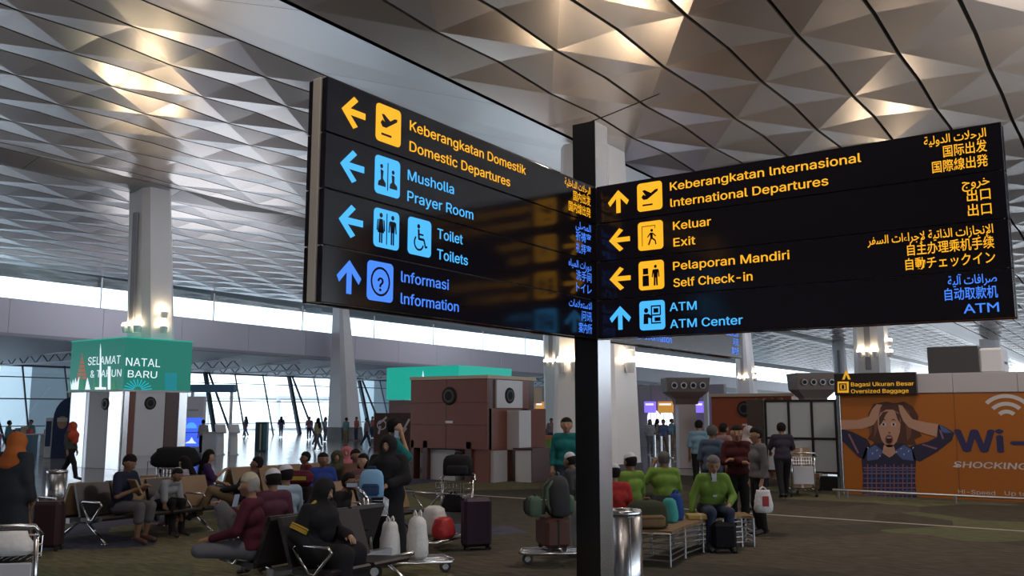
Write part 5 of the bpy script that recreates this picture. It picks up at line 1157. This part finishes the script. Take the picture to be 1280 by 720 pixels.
# left bench
g3 = G(158, 14.2)
person('man in dark printed T-shirt and grey shorts sitting bent over a tan book', 158, 14.2, 105, 'sit', 1.72, 'b', NAVY, .4, GREY, .7, 'short', lean=.12, hp=.45, v=.018, J={'elL': (-.26, .12, .72), 'wrL': (-.08, .36, .84), 'elR': (.26, .12, .72), 'wrR': (.08, .38, .84), 'anL': (-.12, .36, .09), 'anR': (.14, .42, .09)}, shoes=(.10, .05, .04))
held('book', 'tan covered book held open by the man in grey shorts', 'book', 172, 606, 14.1, .34, .24, .03, mat('tan_card', (.36, .24, .13), .7), -.7, .5)
person('boy in dark raglan shirt leaning forward, seated beside the man in shorts', 205, 15.0, 112, 'sit', 1.45, 'b', cloth('raglan', (.30, .32, .36)), .35, BLK, 1, 'short', lean=.62, hp=.35, v=.018, J={'elL': (-.22, .34, .56), 'wrL': (-.10, .46, .42), 'elR': (.22, .34, .56), 'wrR': (.10, .46, .42)})
person('girl in pale patterned top and black trousers facing the boy', 246, 16.2, -80, 'sit', 1.52, 'c', cloth('lilac_pattern', (.38, .34, .44), .4), .9, BLK, 1, 'long', lean=.3, hp=.4, shoes=(.45, .16, .22), J={'wrL': (-.06, .40, .66), 'wrR': (.06, .40, .66)})
person('woman with long dark hair seated behind the pile of bags', 262, 17.0, 70, 'sit', 1.62, 'c', cloth('dark_purple', (.06, .03, .10)), .6, JEAN, 1, 'long', hp=.3, J={'wrR': (.08, .30, .95), 'elR': (.24, .12, .82)})
person('person in black top and beige trousers reclining along the tan bench', 300, 15.6, -100, 'sit', 1.65, 'b', BLK, .9, KHAKI, 1, 'short', lean=-.55, hp=-.1, J={'knL': (-.12, .42, .72), 'anL': (-.12, .62, .32), 'knR': (.12, .44, .66), 'anR': (.12, .70, .28)})
# group behind
grp = 'people seated left of the woman in the black robe'
person('person in blue top with dark hair, seated furthest left of the group', 405, 15.8, 150, 'sit', 1.62, 'b', cloth('cobalt', (.03, .06, .28)), .8, BLK, 1, 'short', group=grp)
person('woman in camouflage headscarf among the seated group', 423, 17.0, 170, 'sit', 1.60, 'c', hijab=cloth('camo', (.07, .07, .045), .5), robe=cloth('camo', (.07, .07, .045), .5), group=grp)
person('woman in pink headscarf among the seated group', 435, 18.2, 180, 'sit', 1.66, 'c', hijab=cloth('rose', (.45, .14, .18)), robe=cloth('rose', (.45, .14, .18)), group=grp)
person('dark haired seated person in brown top beside the pink headscarf', 445, 16.7, 140, 'sit', 1.66, 'b', cloth('brown_top', (.14, .07, .05)), .8, BLK, 1, 'short', group=grp)
person('dark haired seated person in rose top nearest the woman in the black robe', 456, 15.4, -150, 'sit', 1.62, 'c', cloth('dusty_rose', (.28, .15, .15)), .8, BLK, 1, 'long', group=grp)
person('dark haired person slumped low before a maroon team banner', 385, 17.0, -120, 'sit', 1.55, 'b', cloth('claret', (.13, .02, .03)), .8, BLK, 1, 'short', group=grp)
person('person bent in black behind the woman with yellow sleeve trim', 420, 11.7, 100, 'sit', 1.55, 'b', BLK, .9, BLK, 1, 'short', lean=.3, group=grp)
# walkers
person('walker in orange shawl and dark robe seen from behind at the left edge', 22, 12.2, 10, 'walk', 1.72, 'b', robe=cloth('dark_green_robe', (.03, .035, .045)), hijab=cloth('orange_shawl', (.42, .12, .03)), wide=1.2)
person('walker in red headscarf crossing the polished floor before the bannered kiosk', 91, 27.0, 95, 'walk', 1.70, 'b', cloth('dark_olive', (.05, .06, .05)), 1, BLK, 1, hijab=cloth('red_scarf', (.42, .06, .03)))
# right side
person('man in teal batik shirt facing the camera behind the sign post', 708, 17.0, 185, 'stand', 1.88, 'a', TEAL, .95, JEAN, 1, 'short')
person('person in white cap pushing the piled trolley, mostly behind the sign post', 722, 12.9, -60, 'stand', 1.42, 'b', cloth('dark_grey', (.05, .05, .055)), .9, cloth('off_white', (.45, .45, .46)), 1, 'short', cap=WHC, shoes=(.5, .5, .52), lean=.2)
person('person in red and black jacket seated just right of the sign post', 768, 12.6, -10, 'sit', 1.58, 'b', cloth('red_black', (.38, .03, .03), .6), 1, BLK, 1, 'short', cap=WHC, lean=.1)
person('man in lime green shirt and white cap seated with his back turned', 788, 14.2, -35, 'sit', 1.72, 'b', LIME, .95, BLK, 1, 'short', cap=WHC, group='men in lime green shirts', band=(-.03, .10))
person('bareheaded man in lime green shirt seated with his back squarely turned', 829, 15.0, -8, 'sit', 1.72, 'b', LIME, .95, BLK, 1, 'thin', (.10, .095, .09), wide=1.15, group='men in lime green shirts', band=(-.03, .11), J={'elL': (-.30, .06, .86), 'wrL': (-.14, .16, 1.12)})
pl_ = person('bald man in lime green jacket seated facing the camera, looking down', 887, 13.7, 178, 'sit', 1.74, 'a', LIME, .95, JEAN, 1, 'thin', (.16, .15, .15), lean=.14, hp=.45, wide=1.12, v=.016, group='men in lime green shirts', band=(-.03, .11), J={'elR': (.30, .06, .74), 'wrR': (.34, .14, .50), 'elL': (-.28, .12, .74), 'wrL': (-.16, .34, .64), 'anL': (-.12, .40, .09), 'anR': (.14, .36, .09)})
MB().loft([[(-.05 + a, .135 + b, .90) for a, b in ((0, 0), (.10, 0), (.10, .012), (0, .012))], [(-.03 + a, .155 + b, 1.00) for a, b in ((0, 0), (.06, 0), (.06, .012), (0, .012))], [(-.045 + a, .13 + b, 1.10) for a, b in ((0, 0), (.09, 0), (.09, .012), (0, .012))]]).build('white_undershirt', WHC, pl_)
MB().tube([(-.05, .12, 1.10), (-.02, .165, .92), (0, .175, .82), (.02, .165, .92), (.05, .12, 1.10)], .006, 5).build('lanyard', BLK, pl_); MB().bbox(-.03, .03, .17, .178, .74, .82, .003).build('badge', WHC, pl_)
person('man in slate blue shirt standing with his back turned beside the talking group', 889, 17.0, 40, 'stand', 1.74, 'b', cloth('slate', (.06, .085, .13)), .5, JEAN, 1, 'thin', (.08, .075, .07), group='men talking by the kiosk wall')
person('man in pale blue shirt standing beyond the talking group', 873, 23.0, 20, 'stand', 1.78, 'a', cloth('sky_shirt', (.18, .30, .40)), .5, BLK, 1, 'short')
person('man in dark maroon sweater with folded arms facing the camera', 920, 15.6, 192, 'stand', 1.76, 'a', MAR2, 1, BLK, 1, 'short', hp=.1, v=.017, group='men talking by the kiosk wall', J={'elL': (-.25, .07, 1.14), 'wrL': (.06, .20, 1.16), 'elR': (.25, .07, 1.12), 'wrR': (-.06, .22, 1.12)})
person('man in grey jacket standing in profile beside the one in maroon', 946, 15.0, -95, 'stand', 1.74, 'a', cloth('grey_jacket', (.13, .11, .12)), 1, BLK, 1, 'short', hp=.2, v=.017, group='men talking by the kiosk wall', wide=1.05)
t = blob_bag('plastic_bag', 'white carrier bag with red mark held by the man in the grey jacket', 'bag', M_PLASTIC, (*G(950, 14.6), .42), .30, .14, .36, 15, True, None, .7, rz=YAW)
MB().bbox(-.03, .07, -.078, -.068, .10, .26, .02).build('red_mark', MATS['red_plastic_bag'], t)
person('man in dark shirt pushing a trolley towards the frosted partition', 976, 21.0, 5, 'walk', 1.74, 'b', cloth('dusk_purple', (.04, .03, .05)), .5, BLK, 1, 'short', J={'elL': (-.25, .10, 1.16), 'wrL': (-.2, .36, 1.05), 'elR': (.25, .10, 1.16), 'wrR': (.2, .36, 1.05)})
g = G(988, 21.6); T5 = trolley('luggage trolley pushed by the man in the dark shirt', (g[0], g[1] + .55), YAW - .15)
t = thing('carton', 'tan carton on the trolley before the frosted partition', 'box', onT(T5, 0, .1, .18), YAW); MB().bbox(-.22, .22, -.2, .2, 0, .95, .01).build('box', M_TAN, t); MB().box(-.03, .03, -.201, .201, 0, .952).build('tape', M_CREAM, t)
person('man in pinkish shirt standing behind the one in maroon', 903, 20.0, 60, 'stand', 1.74, 'b', cloth('pinkish', (.26, .16, .16)), .5, BLK, 1, 'short')
person('woman in pale headscarf standing behind the man in the grey jacket', 934, 19.0, 120, 'stand', 1.70, 'c', hijab=cloth('pale_scarf', (.36, .30, .31)), robe=cloth('pale_scarf', (.36, .30, .31)))
# small distant people
rnd = random.Random(3)
far = [(665, 36, 'woman in dark dress near the brown kiosk counter', 'l'), (673, 36, 'woman in black beside the one near the brown kiosk counter', 'l'), (255, 43.8, 'attendant in khaki at the white check-in machines', 's'),
       (98, 44, 'dark haired shopper behind the walker in the red headscarf', 's'), (12, 40, 'shopper in dark clothes behind the orange walker', 's'), (40, 43, 'shopper at the blue counter, far left', 's')]
cols = [(.14, .11, .18), (.45, .14, .14), (.12, .16, .32), (.36, .36, .40), (.34, .2, .24), (.13, .25, .26), (.40, .32, .2)]
PALE = cloth('pale_trousers', (.16, .16, .20))
for px, d, lab, hr in far:
    person(lab, px, d, rnd.uniform(-180, 180), 'stand', 1.62, 'b', cloth('far_%d' % (px % 7), cols[px % 7]), .5, BLK, 1, 'long' if hr == 'l' else 'short', v=.035, fingers=False, shoes=None)
protos = []
for k in range(7):
    c = cols[k]; protos.append(person('x', 500, 40, 0, 'stand' if k % 2 else 'walk', 1.66, 'b', cloth('crowd_%d' % k, c), .5, (PALE, JEAN, KHAKI)[k % 3], 1, 'short' if k % 3 else 'long', v=.04, fingers=False, shoes=None))
CN = ['dark purple', 'red', 'navy', 'grey', 'dusky red', 'teal', 'ochre']
spots = [(398, 54), (407, 62), (398, 47), (424, 68), (433, 56), (446, 64), (458, 52), (466, 70), (387, 66), (352, 72), (812, 43), (821, 45), (829, 42), (839, 46), (848, 43), (857, 46), (701, 48), (689, 50), (308, 74), (440, 78)]
for i, (px, d) in enumerate(spots):
    k = (i * 3 + i // 7) % 7; g = G(px, d); zone = 'left of the standing couple' if px < 480 else ('before the check-in counters' if px > 790 else 'between the brown kiosk and the sign post')
    loc = (g[0], g[1], 0); rz_ = rnd.uniform(0, 6.28)
    o = dup(protos[k], loc, rz_, 'small distant person in %s top %s' % (CN[k], zone), 'distant people ' + zone)
for p in protos:
    for ch in list(p.children_recursive): bpy.data.objects.remove(ch)
    bpy.data.objects.remove(p)
bpy.context.view_layer.update()
